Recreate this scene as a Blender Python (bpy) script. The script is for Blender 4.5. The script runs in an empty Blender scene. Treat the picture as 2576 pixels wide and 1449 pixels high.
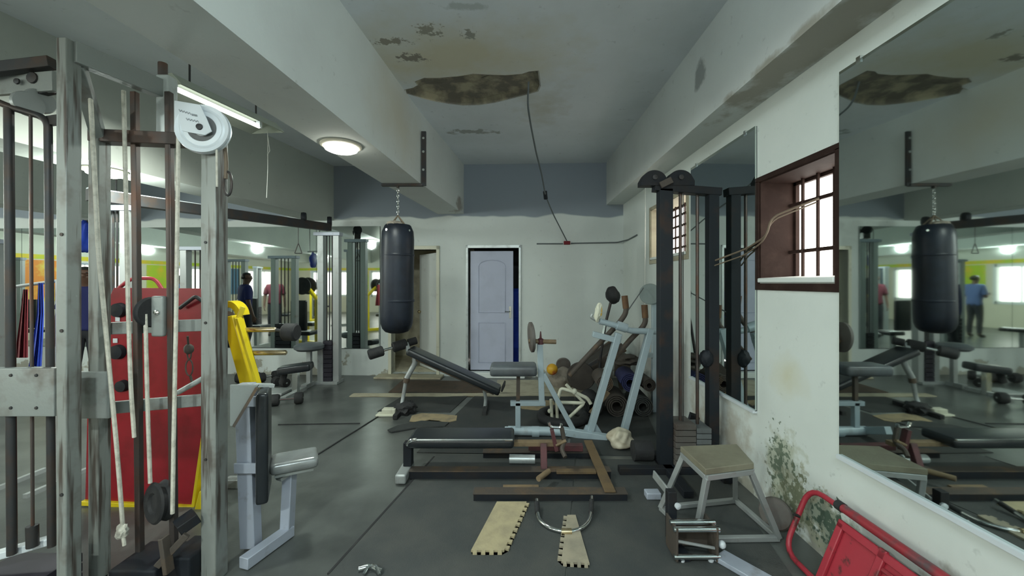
import bpy, bmesh, math, random
from mathutils import Vector, Matrix, noise
random.seed(7)
S = bpy.context.scene
COL = S.collection
V = Vector
H = 1.5                      # eye height
# ---------------------------------------------------------------- camera / world / exposure
cam = bpy.data.cameras.new('camera')
cam.sensor_width = 36.0
cam.lens = 36.0 * 1000 / 2576
cam.shift_x = -12 / 2576
cam.shift_y = -13.5 / 2576
cam.clip_start = 0.02
cam_o = bpy.data.objects.new('camera', cam)
cam_o.location = (0, 0, H)
cam_o.rotation_euler = (math.pi / 2, 0, 0)
COL.objects.link(cam_o)
S.camera = cam_o
W = bpy.data.worlds.new('sky')
S.world = W
W.use_nodes = True
W.node_tree.nodes['Background'].inputs[0].default_value = (1.0, 0.95, 0.86, 1)
W.node_tree.nodes['Background'].inputs[1].default_value = 3.8
S.view_settings.view_transform = 'Standard'
S.view_settings.look = 'None'
S.view_settings.gamma = 1
S.view_settings.use_curve_mapping = False
S.view_settings.exposure = 0.35
S.cycles.use_denoising = True
S.cycles.use_adaptive_sampling = True
S.cycles.adaptive_threshold = 0.015
S.cycles.max_bounces = 8
S.cycles.diffuse_bounces = 4
S.cycles.glossy_bounces = 5
S.cycles.sample_clamp_indirect = 6
LAMP_W = 1.0                 # scale of all lamps


def at(px, py, Y):
    """the place at distance Y in front of the eye that shows at that spot of the photograph"""
    return V(((px - 1300) * Y / 1000, Y, H + (711 - py) * Y / 1000))


def fl(px, py, z=0.0):
    Y = (H - z) * 1000 / (py - 711)
    return V(((px - 1300) * Y / 1000, Y, z))


# ---------------------------------------------------------------- materials
def new_mat(name):
    m = bpy.data.materials.new(name)
    m.use_nodes = True
    nt = m.node_tree
    return m, nt, nt.nodes['Principled BSDF']


def nd(nt, t, **kw):
    n = nt.nodes.new(t)
    for k, v in kw.items():
        setattr(n, k, v)
    return n


def c4(c):
    return (c[0], c[1], c[2], 1)


def mixc(nt, fac, a, b):
    n = nd(nt, 'ShaderNodeMix', data_type='RGBA')
    for s, v in ((n.inputs[0], fac), (n.inputs[6], a), (n.inputs[7], b)):
        if hasattr(v, 'is_output'):
            nt.links.new(v, s)
        elif isinstance(v, (int, float)):
            s.default_value = v
        else:
            s.default_value = c4(v)
    return n.outputs[2]


def maprange(nt, val, a, b, c=0.0, d=1.0):
    n = nd(nt, 'ShaderNodeMapRange')
    n.inputs[1].default_value = a
    n.inputs[2].default_value = b
    n.inputs[3].default_value = c
    n.inputs[4].default_value = d
    nt.links.new(val, n.inputs[0])
    return n.outputs[0]


def math_(nt, op, a, b=None):
    n = nd(nt, 'ShaderNodeMath', operation=op)
    for s, v in zip(n.inputs, (a, b)):
        if v is None:
            continue
        if hasattr(v, 'is_output'):
            nt.links.new(v, s)
        else:
            s.default_value = v
    return n.outputs[0]


def nz(nt, co, scale, detail=4, rough=0.6):
    n = nd(nt, 'ShaderNodeTexNoise')
    n.inputs['Scale'].default_value = scale
    n.inputs['Detail'].default_value = detail
    n.inputs['Roughness'].default_value = rough
    nt.links.new(co, n.inputs['Vector'])
    return n.outputs[0]


def blob(nt, co, c, r, amp=0.6, scale=6.0, soft=0.35):
    """1 inside an uneven ellipsoid patch, 0 outside"""
    s = nd(nt, 'ShaderNodeVectorMath', operation='SUBTRACT')
    nt.links.new(co, s.inputs[0])
    s.inputs[1].default_value = c
    d = nd(nt, 'ShaderNodeVectorMath', operation='DIVIDE')
    nt.links.new(s.outputs[0], d.inputs[0])
    d.inputs[1].default_value = r
    l = nd(nt, 'ShaderNodeVectorMath', operation='LENGTH')
    nt.links.new(d.outputs[0], l.inputs[0])
    n = maprange(nt, nz(nt, co, scale), 0.2, 0.8, -amp, amp)
    t = math_(nt, 'ADD', l.outputs['Value'], n)
    return maprange(nt, t, 1.0 - soft, 1.0 + soft * 0.3, 1.0, 0.0)


def bump(nt, p, h, strength=0.2, dist=0.01):
    b = nd(nt, 'ShaderNodeBump')
    b.inputs['Strength'].default_value = strength
    b.inputs['Distance'].default_value = dist
    nt.links.new(h, b.inputs['Height'])
    nt.links.new(b.outputs[0], p.inputs['Normal'])


def pm(name, col, rough=0.5, metal=0.0, col2=None, scale=8.0, lo=0.45, hi=0.7, bmp=0.0, bscale=60.0, spec=0.5):
    """painted / plain material with worn patches of a second colour"""
    m, nt, p = new_mat(name)
    tc = nd(nt, 'ShaderNodeTexCoord').outputs['Object']
    p.inputs['Roughness'].default_value = rough
    p.inputs['Metallic'].default_value = metal
    p.inputs['Specular IOR Level'].default_value = spec
    p.inputs['Base Color'].default_value = c4(col)
    if col2 is not None:
        f = maprange(nt, nz(nt, tc, scale), lo, hi)
        nt.links.new(mixc(nt, f, col, col2), p.inputs['Base Color'])
    if bmp:
        bump(nt, p, nz(nt, tc, bscale, 3), bmp, 0.005)
    return m


def glow(name, col, strength):
    m, nt, p = new_mat(name)
    p.inputs['Base Color'].default_value = c4((0.8, 0.8, 0.8))
    p.inputs['Emission Color'].default_value = c4(col)
    p.inputs['Emission Strength'].default_value = strength
    return m


M = {}
M['grey'] = pm('grey paint', (0.27, 0.295, 0.285), 0.42, 0.2, (0.13, 0.11, 0.095), 5, 0.52, 0.72, 0.15)
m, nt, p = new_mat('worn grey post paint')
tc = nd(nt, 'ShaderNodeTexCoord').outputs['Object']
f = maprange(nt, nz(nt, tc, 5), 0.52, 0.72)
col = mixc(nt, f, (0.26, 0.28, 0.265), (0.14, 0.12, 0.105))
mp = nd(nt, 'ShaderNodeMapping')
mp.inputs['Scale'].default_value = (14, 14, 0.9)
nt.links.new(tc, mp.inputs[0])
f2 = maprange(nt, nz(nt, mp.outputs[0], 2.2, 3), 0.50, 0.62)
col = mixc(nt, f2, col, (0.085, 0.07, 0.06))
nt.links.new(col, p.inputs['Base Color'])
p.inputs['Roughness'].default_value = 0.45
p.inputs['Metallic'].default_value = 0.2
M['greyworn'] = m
M['silver'] = pm('silver paint', (0.55, 0.60, 0.60), 0.35, 0.4, (0.36, 0.38, 0.37), 12, 0.5, 0.8)
M['lavender'] = pm('lavender grey paint', (0.40, 0.44, 0.52), 0.4, 0.15, (0.22, 0.21, 0.21), 9, 0.6, 0.85)
M['pulleygrey'] = pm('grey green pulley', (0.20, 0.245, 0.24), 0.6)
M['bluegrey'] = pm('blue grey paint', (0.35, 0.43, 0.47), 0.45, 0.1, (0.2, 0.2, 0.19), 9, 0.62, 0.9)
M['rod'] = pm('brown steel rod', (0.10, 0.085, 0.08), 0.4, 0.6, (0.13, 0.07, 0.05), 6)
M['rust'] = pm('rusty steel', (0.075, 0.062, 0.052), 0.7, 0.2, (0.13, 0.085, 0.05), 6, 0.5, 0.7, 0.3)
M['ochre'] = pm('ochre rust', (0.15, 0.10, 0.05), 0.75, 0.1, (0.085, 0.06, 0.04), 7)
M['tanbar'] = pm('tan bar', (0.21, 0.15, 0.085), 0.65, 0.0, (0.12, 0.085, 0.055), 9)
M['maroon'] = pm('maroon steel', (0.11, 0.035, 0.04), 0.55, 0.1, (0.06, 0.03, 0.03), 10)
M['darksteel'] = pm('dark steel', (0.045, 0.047, 0.05), 0.5, 0.5, (0.07, 0.05, 0.04), 8)
M['black'] = pm('black enamel', (0.012, 0.015, 0.02), 0.6, 0.0, (0.02, 0.018, 0.017), 8, spec=0.25)
M['blackrust'] = pm('black enamel with rust', (0.013, 0.017, 0.022), 0.6, 0.0, (0.045, 0.026, 0.018), 3, 0.52, 0.7, spec=0.25)
M['rubber'] = pm('black rubber', (0.015, 0.016, 0.018), 0.75, 0, (0.03, 0.03, 0.03), 12, bmp=0.2)
M['vinyl'] = pm('black vinyl', (0.014, 0.018, 0.022), 0.30, 0, (0.022, 0.026, 0.028), 5, bmp=0.12, bscale=150)
M['grip'] = pm('rusty grip', (0.10, 0.05, 0.022), 0.7, 0, (0.16, 0.085, 0.03), 9)
M['bagskin'] = pm('bag leather', (0.013, 0.018, 0.028), 0.40, 0, (0.008, 0.009, 0.012), 4, bmp=0.25, bscale=18, spec=0.28)
M['greyvinyl'] = pm('grey vinyl', (0.09, 0.105, 0.115), 0.4, 0, (0.06, 0.065, 0.07), 5)
M['silvervinyl'] = pm('silver vinyl', (0.28, 0.30, 0.30), 0.25, 0.3, (0.2, 0.21, 0.2), 5)
M['chrome'] = pm('chrome', (0.72, 0.75, 0.75), 0.12, 1.0, (0.4, 0.36, 0.32), 14, 0.6, 0.85)
M['brass'] = pm('brass tube', (0.62, 0.52, 0.33), 0.25, 0.9, (0.4, 0.3, 0.16), 10)
M['rope'] = pm('white rope', (0.62, 0.60, 0.52), 0.85, 0, (0.42, 0.40, 0.34), 30, bmp=0.5, bscale=200)
M['cream'] = pm('cream paint', (0.62, 0.62, 0.50), 0.45, 0, (0.4, 0.36, 0.28), 8, 0.6, 0.8)
M['white'] = pm('white paint', (0.70, 0.74, 0.72), 0.5, 0, (0.5, 0.5, 0.47), 5, 0.6, 0.85)
M['plate_white'] = pm('white plate', (0.66, 0.71, 0.75), 0.4, 0.1)
M['ink'] = pm('faded print', (0.33, 0.36, 0.38), 0.6)
M['red'] = pm('red enamel', (0.29, 0.012, 0.022), 0.25, 0, (0.21, 0.01, 0.016), 5)
M['redworn'] = pm('worn red enamel', (0.36, 0.028, 0.045), 0.4, 0, (0.10, 0.025, 0.025), 13, 0.60, 0.68, 0.1)
M['redrust'] = pm('scraped red enamel', (0.28, 0.025, 0.035), 0.5, 0, (0.08, 0.06, 0.065), 6, 0.45, 0.6, 0.2)
M['yellow'] = pm('yellow enamel', (0.72, 0.56, 0.012), 0.35, 0, (0.5, 0.36, 0.01), 6, 0.6, 0.8)
M['blue'] = pm('blue cloth', (0.012, 0.05, 0.42), 0.8, 0, (0.01, 0.03, 0.25), 6)
M['navy'] = pm('navy cloth', (0.015, 0.018, 0.07), 0.85, 0, (0.02, 0.03, 0.11), 6)
M['darkred'] = pm('dark red cloth', (0.16, 0.012, 0.02), 0.85)
M['tan'] = pm('tan foam', (0.42, 0.36, 0.22), 0.9, 0, (0.30, 0.26, 0.17), 9, 0.4, 0.7, 0.25)
M['tan2'] = pm('grey tan foam', (0.34, 0.30, 0.22), 0.9, 0, (0.24, 0.22, 0.17), 9, 0.4, 0.7, 0.25)
M['wornmat'] = pm('worn mat backing', (0.30, 0.24, 0.14), 0.9, 0, (0.18, 0.15, 0.10), 8, 0.45, 0.7, 0.3)
M['carpet'] = pm('brown carpet', (0.075, 0.052, 0.035), 0.95, 0, (0.05, 0.04, 0.03), 8, bmp=0.4)
M['mat'] = pm('dark rubber mat', (0.043, 0.049, 0.049), 0.7, 0, (0.066, 0.069, 0.064), 3, 0.4, 0.7, 0.35, 120)
M['matdark'] = pm('darker rubber mat', (0.028, 0.033, 0.033), 0.7, 0, (0.042, 0.043, 0.04), 3, 0.4, 0.7, 0.35, 120)
M['tile'] = pm('cream tile', (0.42, 0.39, 0.28), 0.6, 0, (0.3, 0.26, 0.19), 5)
M['brownframe'] = pm('brown window paint', (0.026, 0.013, 0.010), 0.7, 0, (0.045, 0.026, 0.020), 9, 0.5, 0.75, 0.2, spec=0.2)
M['lead'] = pm('lead grey plates', (0.13, 0.12, 0.11), 0.6, 0.3, (0.085, 0.06, 0.05), 5)
M['lead2'] = pm('slate grey plates', (0.15, 0.165, 0.17), 0.6, 0.2, (0.1, 0.1, 0.1), 5)
M['purple'] = pm('dark purple plates', (0.018, 0.016, 0.026), 0.55)
M['wood'] = pm('worn board', (0.22, 0.21, 0.15), 0.7, 0, (0.15, 0.135, 0.095), 4, 0.4, 0.7, 0.2)
M['leg'] = pm('dull zinc', (0.36, 0.385, 0.385), 0.4, 0.4, (0.25, 0.22, 0.19), 10, 0.6, 0.85)
M['sack'] = pm('grey sackcloth', (0.26, 0.23, 0.19), 0.95, 0, (0.17, 0.15, 0.12), 9, bmp=0.5)
M['bag'] = pm('crumpled plastic', (0.48, 0.44, 0.34), 0.5, 0, (0.3, 0.25, 0.17), 9, bmp=0.6, bscale=25)
M['ball'] = pm('yellow ball', (0.62, 0.34, 0.015), 0.5, 0, (0.38, 0.05, 0.02), 7, 0.5, 0.62)
M['junk'] = pm('dirty brown plastic', (0.05, 0.042, 0.034), 0.8, 0, (0.03, 0.025, 0.022), 5, bmp=0.3)
M['cordgrey'] = pm('grey cable', (0.10, 0.115, 0.12), 0.6)
M['cordbrown'] = pm('brown cable', (0.15, 0.115, 0.08), 0.7)
M['cordwhite'] = pm('white cord', (0.6, 0.62, 0.58), 0.8)
M['skin'] = pm('skin', (0.12, 0.062, 0.04), 0.5)
M['hair'] = pm('hair', (0.01, 0.009, 0.008), 0.6)
M['shirtblue'] = pm('blue shirt', (0.10, 0.15, 0.32), 0.85)
M['shirtnavy'] = pm('navy shirt', (0.015, 0.02, 0.11), 0.85)
M['shirtmaroon'] = pm('maroon shirt', (0.12, 0.02, 0.035), 0.85)
M['trouser'] = pm('dark trousers', (0.02, 0.022, 0.028), 0.85)
M['eye'] = pm('eye', (0.02, 0.015, 0.012), 0.2)
M['lip'] = pm('lip', (0.13, 0.045, 0.04), 0.5)
M['lampglow'] = glow('lamp diffuser', (1.0, 1.0, 0.88), 16)
M['tubeglow'] = glow('fluorescent tube', (0.97, 1.0, 0.93), 3.2)
M['lamprim'] = pm('lamp rim', (0.6, 0.58, 0.48), 0.4)
M['reflector'] = pm('lamp reflector', (0.36, 0.40, 0.34), 0.4)
M['poster'] = pm('lime poster', (0.45, 0.62, 0.03), 0.6, 0, (0.75, 0.55, 0.03), 2.5, 0.45, 0.6)
M['poster2'] = pm('orange poster', (0.75, 0.25, 0.03), 0.6, 0, (0.75, 0.6, 0.1), 2.5, 0.45, 0.6)
M['blueposter'] = pm('blue poster', (0.06, 0.18, 0.3), 0.6)

m, nt, p = new_mat('mirror')
p.inputs['Metallic'].default_value = 1
p.inputs['Base Color'].default_value = (0.64, 0.71, 0.69, 1)
p.inputs['Roughness'].default_value = 0.025
M['mirror'] = m


def wall_mat(name, base, dirty, patches=(), band=None, bandcol=None, low=None, streak=True):
    """limewashed plaster; patches = (centre, radii, colour, amp, noise scale)"""
    m, nt, p = new_mat(name)
    tc = nd(nt, 'ShaderNodeTexCoord').outputs['Object']
    f = maprange(nt, nz(nt, tc, 1.3, 5), 0.42, 0.75, 0, 0.75)
    col = mixc(nt, f, base, dirty)
    g = maprange(nt, nz(nt, tc, 14, 3), 0.66, 0.74, 0, 0.35)
    col = mixc(nt, g, col, tuple(x * 0.6 for x in dirty))
    sep = nd(nt, 'ShaderNodeSeparateXYZ')
    nt.links.new(tc, sep.inputs[0])
    z = sep.outputs[2]
    if band is not None:
        wob = maprange(nt, nz(nt, tc, 1.1, 2), 0.3, 0.7, -0.05, 0.05)
        b = maprange(nt, math_(nt, 'ADD', z, wob), band - 0.012, band + 0.012)
        col = mixc(nt, b, col, bandcol)
    if low is not None:
        lw = maprange(nt, math_(nt, 'ADD', z, maprange(nt, nz(nt, tc, 3.5, 5), 0.3, 0.7, -0.35, 0.35)), 0.0, low, 0.85, 0)
        col = mixc(nt, lw, col, (0.30, 0.29, 0.23))
    for c, r, k, amp, sc, *sf in patches:
        col = mixc(nt, blob(nt, tc, c, r, amp, sc, *sf), col, k)
    nt.links.new(col, p.inputs['Base Color'])
    p.inputs['Roughness'].default_value = 0.8
    bump(nt, p, nz(nt, tc, 9, 6), 0.12, 0.02)
    return m


GREYW = (0.30, 0.34, 0.34)
MOLD = (0.075, 0.10, 0.075)
M['wall_right'] = wall_mat('right wall plaster', (0.66, 0.71, 0.68), (0.58, 0.63, 0.60), [
    ((1.674, 2.50, 0.32), (0.3, 0.17, 0.24), (0.44, 0.47, 0.38), 0.8, 9),
    ((1.674, 2.53, 0.34), (0.3, 0.09, 0.14), (0.13, 0.17, 0.12), 2.2, 24),
    ((1.674, 2.30, 0.20), (0.3, 0.22, 0.15), (0.36, 0.37, 0.28), 1.3, 14),
    ((1.674, 2.36, 0.20), (0.3, 0.13, 0.10), (0.17, 0.19, 0.12), 2.4, 26),
    ((1.674, 2.12, 0.20), (0.3, 0.17, 0.14), (0.30, 0.34, 0.27), 1.0, 12),
    ((1.674, 2.12, 0.20), (0.3, 0.11, 0.10), (0.07, 0.11, 0.08), 2.0, 22),
    ((1.674, 2.45, 0.92), (0.3, 0.16, 0.13), (0.60, 0.60, 0.47), 0.5, 4, 0.9),
    ((1.674, 4.6, 0.5), (0.3, 0.9, 0.55), (0.45, 0.43, 0.40), 0.5, 4, 0.8),
    ((1.674, 3.3, 0.25), (0.3, 0.5, 0.30), (0.42, 0.40, 0.34), 1.0, 6, 0.8),
], low=0.16)
M['wall_back'] = wall_mat('back wall plaster', (0.60, 0.65, 0.63), (0.53, 0.575, 0.56), [], band=2.56, bandcol=(0.24, 0.28, 0.32), low=0.05)
M['wall_hall'] = wall_mat('hall wall plaster', (0.70, 0.66, 0.52), (0.62, 0.58, 0.46), [], band=2.25, bandcol=(0.66, 0.68, 0.60))
M['beam'] = wall_mat('beam plaster', (0.62, 0.66, 0.64), (0.54, 0.565, 0.55), [
    ((1.412, 3.07, 3.10), (0.2, 0.10, 0.12), (0.30, 0.32, 0.31), 0.5, 9),
    ((-1.10, 3.75, 3.05), (0.25, 0.6, 0.40), (0.57, 0.56, 0.48), 0.4, 3, 1.0),
    ((1.52, 2.0, 2.727), (0.16, 0.9, 0.05), (0.36, 0.35, 0.30), 0.7, 5),
    ((-0.9, 6.1, 2.70), (0.2, 0.18, 0.12), (0.33, 0.31, 0.28), 0.6, 8)])
M['beamgrey'] = wall_mat('grey beam plaster', (0.52, 0.56, 0.52), (0.44, 0.47, 0.44))
M['ceiling'] = wall_mat('ceiling plaster', (0.74, 0.79, 0.83), (0.62, 0.67, 0.69), [
    ((-0.55, 3.35, 3.4), (1.05, 0.55, 0.5), (0.62, 0.59, 0.46), 0.4, 3, 0.8),
    ((-0.98, 3.12, 3.4), (0.13, 0.04, 0.5), (0.30, 0.28, 0.23), 1.6, 22),
    ((-0.66, 2.98, 3.4), (0.08, 0.06, 0.5), (0.32, 0.31, 0.26), 1.7, 24),
    ((-0.88, 3.34, 3.4), (0.10, 0.05, 0.5), (0.25, 0.23, 0.19), 1.6, 22),
    ((-0.36, 3.02, 3.4), (0.05, 0.05, 0.5), (0.32, 0.32, 0.28), 1.6, 24),
    ((-0.35, 2.72, 3.4), (0.13, 0.04, 0.5), (0.52, 0.57, 0.58), 0.8, 10),
    ((-0.55, 4.98, 3.4), (0.30, 0.07, 0.5), (0.38, 0.40, 0.39), 1.2, 10),
    ((0.28, 4.3, 3.4), (0.25, 0.5, 0.5), (0.58, 0.59, 0.55), 0.7, 5, 0.9)])
M['spall'] = pm('bare crumbling concrete', (0.17, 0.155, 0.125), 0.95, 0, (0.42, 0.38, 0.27), 5, 0.45, 0.66, 0.8, 24)
M['floor'] = pm('worn grey floor', (0.105, 0.115, 0.108), 0.30, 0, (0.055, 0.06, 0.058), 1.6, 0.4, 0.68, 0.12, 50)
M['storeroom'] = pm('storeroom plaster', (0.72, 0.68, 0.52), 0.8, 0, (0.42, 0.37, 0.26), 3)
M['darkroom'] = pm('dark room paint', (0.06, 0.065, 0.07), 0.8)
M['doorpaint'] = pm('lavender door paint', (0.44, 0.475, 0.60), 0.5, 0, (0.40, 0.43, 0.54), 3, 0.45, 0.7, 0.1)


# ---------------------------------------------------------------- mesh helpers
class G:
    def __init__(self):
        self.bm = bmesh.new()

    def quadstrip(self, rings, closed=True, cap0=True, cap1=True, loop=False):
        n = len(rings[0])
        vs = [[self.bm.verts.new(p) for p in r] for r in rings]
        pairs = list(zip(vs, vs[1:])) + ([(vs[-1], vs[0])] if loop else [])
        for a, b in pairs:
            for i in range(n if closed else n - 1):
                j = (i + 1) % n
                self.bm.faces.new((a[i], a[j], b[j], b[i]))
        if not loop and closed:
            if cap0:
                self.bm.faces.new(vs[0][::-1])
            if cap1:
                self.bm.faces.new(vs[-1])
        return self

    def box(self, lo, hi):
        lo, hi = V(lo), V(hi)
        x0, y0, z0 = lo
        x1, y1, z1 = hi
        r = lambda z: [(x0, y0, z), (x1, y0, z), (x1, y1, z), (x0, y1, z)]
        return self.quadstrip([r(z0), r(z1)])

    def bar(self, p, q, w, h=None, up=(0, 0, 1)):
        """rectangular bar from p to q, h measured along up"""
        h = w if h is None else h
        p, q = V(p), V(q)
        d = (q - p).normalized()
        up = V(up)
        if abs(d.dot(up)) > 0.98:
            up = V((0, 1, 0))
        s = d.cross(up).normalized()
        u = s.cross(d).normalized()
        ring = lambda c: [c - s * w / 2 - u * h / 2, c + s * w / 2 - u * h / 2, c + s * w / 2 + u * h / 2, c - s * w / 2 + u * h / 2]
        return self.quadstrip([ring(p), ring(q)])

    def tube(self, pts, r, n=12, fil=0.0, loop=False, caps=True):
        pts = [V(p) for p in pts]
        if fil and len(pts) > 2:
            out = []
            m = len(pts)
            for i, p in enumerate(pts):
                if not loop and i in (0, m - 1):
                    out.append(p)
                    continue
                a, b = pts[i - 1], pts[(i + 1) % m]
                f = min(fil, (a - p).length * 0.48, (b - p).length * 0.48)
                s, e = p + (a - p).normalized() * f, p + (b - p).normalized() * f
                for k in range(6):
                    t = k / 5
                    out.append(s * (1 - t) ** 2 + p * 2 * t * (1 - t) + e * t * t)
            pts = out
        m = len(pts)
        rs = r if isinstance(r, (list, tuple)) else [r] * m
        if len(rs) != m:
            rs = [rs[0] + (rs[-1] - rs[0]) * i / (m - 1) for i in range(m)]
        rings = []
        nrm = None
        for i, p in enumerate(pts):
            a = pts[i - 1] if (i > 0 or loop) else p
            b = pts[(i + 1) % m] if (i < m - 1 or loop) else p
            d = (b - a).normalized()
            if nrm is None:
                nrm = d.orthogonal().normalized()
            nrm = (nrm - d * nrm.dot(d)).normalized()
            bn = d.cross(nrm)
            rings.append([p + (nrm * math.cos(t) + bn * math.sin(t)) * rs[i] for t in [2 * math.pi * k / n for k in range(n)]])
        return self.quadstrip(rings, True, caps, caps, loop)

    def lathe(self, prof, o, ax=(0, 0, 1), n=28):
        """profile of (radius, distance along ax)"""
        o, ax = V(o), V(ax).normalized()
        a = ax.orthogonal().normalized()
        b = ax.cross(a)
        rings = [[o + ax * h + (a * math.cos(t) + b * math.sin(t)) * max(r, 1e-4) for t in [2 * math.pi * k / n for k in range(n)]] for r, h in prof]
        return self.quadstrip(rings)

    def prism(self, poly, vec):
        vec = V(vec)
        poly = [V(p) for p in poly]
        self.quadstrip([poly, [p + vec for p in poly]])
        if len(poly) > 8:
            bmesh.ops.triangulate(self.bm, faces=[f for f in self.bm.faces if len(f.verts) > 8], ngon_method='EAR_CLIP')
        return self

    def rbox(self, c, size, bev=0.02, rot=None, seg=3):
        t = bmesh.new()
        bmesh.ops.create_cube(t, size=1.0)
        bmesh.ops.scale(t, vec=V(size), verts=t.verts)
        bmesh.ops.bevel(t, geom=list(t.edges), offset=bev, segments=seg, affect='EDGES', profile=0.6)
        mt = Matrix.Translation(V(c)) @ (rot.to_4x4() if rot is not None else Matrix())
        t.transform(mt)
        me = bpy.data.meshes.new('t')
        t.to_mesh(me)
        t.free()
        self.bm.from_mesh(me)
        bpy.data.meshes.remove(me)
        return self

    def blobm(self, c, rad, sub=3, amp=0.0, freq=3.0, seed=0, rot=None):
        t = bmesh.new()
        bmesh.ops.create_icosphere(t, subdivisions=sub, radius=1)
        for v in t.verts:
            k = 1 + amp * noise.noise(v.co * freq + V((seed, seed * 2.3, 0)))
            v.co = V((v.co.x * rad[0] * k, v.co.y * rad[1] * k, v.co.z * rad[2] * k))
        if rot is not None:
            t.transform(rot.to_4x4())
        t.transform(Matrix.Translation(V(c)))
        me = bpy.data.meshes.new('t')
        t.to_mesh(me)
        t.free()
        self.bm.from_mesh(me)
        bpy.data.meshes.remove(me)
        return self

    def fin(self, name, mat, parent=None, ang=38, bevel=0.0, world=False):
        bm = self.bm
        bmesh.ops.recalc_face_normals(bm, faces=bm.faces)
        if parent is not None:
            base = V(parent['_base'])
        elif world:
            base = V((0, 0, 0))
        else:
            xs = [v.co for v in bm.verts]
            base = V(((min(v.x for v in xs) + max(v.x for v in xs)) / 2, (min(v.y for v in xs) + max(v.y for v in xs)) / 2, min(v.z for v in xs)))
        bmesh.ops.translate(bm, vec=-base, verts=bm.verts)
        me = bpy.data.meshes.new(name)
        bm.to_mesh(me)
        bm.free()
        me.materials.append(M[mat] if isinstance(mat, str) else mat)
        for f in me.polygons:
            f.use_smooth = True
        me.set_sharp_from_angle(angle=math.radians(ang))
        o = bpy.data.objects.new(name, me)
        COL.objects.link(o)
        if parent is not None:
            o.parent = parent
        else:
            o.location = base
        o['_base'] = list(base)
        if bevel:
            b = o.modifiers.new('edge', 'BEVEL')
            b.width = bevel
            b.segments = 2
            b.limit_method = 'ANGLE'
            b.angle_limit = math.radians(50)
        return o


def tag(o, label, cat, group=None):
    o['label'] = label
    o['category'] = cat
    if group:
        o['group'] = group
    return o


def thing(name, label, cat, loc, group=None):
    o = bpy.data.objects.new(name, None)
    COL.objects.link(o)
    o.location = V(loc)
    o.empty_display_size = 0.1
    o['_base'] = list(V(loc))
    return tag(o, label, cat, group)


def struct(g, name, mat, parent=None, **kw):
    o = g.fin(name, mat, parent, world=True, **kw)
    if parent is None:
        o['kind'] = 'structure'
    return o


def copy_tree(o, loc, rotz, label, group=None):
    r = o.copy()
    COL.objects.link(r)
    r.location = V(loc)
    r.rotation_euler = (0, 0, rotz)
    r['label'] = label
    if group:
        r['group'] = group

    def rec(src, dst):
        for ch in list(src.children):
            c = ch.copy()
            COL.objects.link(c)
            c.parent = dst
            rec(ch, c)
    rec(o, r)
    return r


# ---------------------------------------------------------------- setting
CX = 1.674                    # right wall
CZ = 3.39                     # ceiling
X0, Y0, Y1 = -13.0, -7.0, 6.25
BS = 0.0431                   # the back wall runs slightly away to the left
WU = V((-1, BS, 0)).normalized()
WN = V((-WU.y, WU.x, 0))      # towards the room
if WN.y > 0:
    WN = -WN
WO = V((CX, Y1, 0))


def wb(u, z, d=0.0):
    """place on the back wall: u metres left of the corner, d metres out from it"""
    return WO + WU * u + WN * d + V((0, 0, z))


def wu(px):
    k = (px - 1300) / 1000
    # k*y = CX + WU.x*u ; y = Y1 + WU.y*u
    return (k * Y1 - CX) / (WU.x - k * WU.y)


struct(G().box((X0 - 0.3, Y0 - 0.3, -0.12), (CX + 0.3, 7.6, 0)), 'floor', 'floor')

# ceiling with the broken-out hole
hole_px = [(1008, 229), (1030, 236), (1062, 246), (1095, 254), (1130, 260), (1165, 264), (1205, 263), (1245, 257), (1285, 247), (1320, 238), (1352, 229), (1358, 214), (1353, 178), (1330, 180), (1312, 186), (1270, 189), (1228, 188), (1190, 186), (1150, 192), (1105, 196), (1068, 196), (1045, 205), (1052, 214), (1040, 221), (1025, 224)]
hole = []
for px, py in hole_px:
    Y = (CZ - H) * 1000 / (711 - py)
    hole.append(V(((px - 1300) * Y / 1000, Y, CZ)))
g = G()
bm = g.bm
outer = [(X0 - 0.3, Y0 - 0.3, CZ), (CX + 0.3, Y0 - 0.3, CZ), (CX + 0.3, 7.6, CZ), (X0 - 0.3, 7.6, CZ)]
ed = []
for loop in (outer, hole):
    vs = [bm.verts.new(p) for p in loop]
    ed += [bm.edges.new((vs[i], vs[(i + 1) % len(vs)])) for i in range(len(vs))]
bmesh.ops.triangle_fill(bm, edges=ed, use_beauty=True, use_dissolve=False)
g.box((X0 - 0.3, Y0 - 0.3, CZ + 0.16), (CX + 0.3, 7.6, CZ + 0.25))
struct(g, 'ceiling', 'ceiling')
# broken recess
g = G()
bm = g.bm
cen = sum(hole, V()) / len(hole)
rings = []
for k, (s, dz) in enumerate([(1.012, -0.004), (0.985, 0.018), (0.93, 0.05), (0.80, 0.06), (0.62, 0.07), (0.42, 0.06), (0.2, 0.07)]):
    r = []
    for p in hole:
        q = cen + (p - cen) * s
        q.z = CZ + dz + (noise.noise(q * 9) * 0.025 + noise.noise(q * 25) * 0.012 if k > 1 else 0)
        r.append(q)
    rings.append(r)
g.quadstrip(rings, True, False, True)
o = struct(g, 'trim_1', 'spall', ang=25)
o['label'] = 'bare crumbling concrete where the ceiling plaster has fallen'


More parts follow.
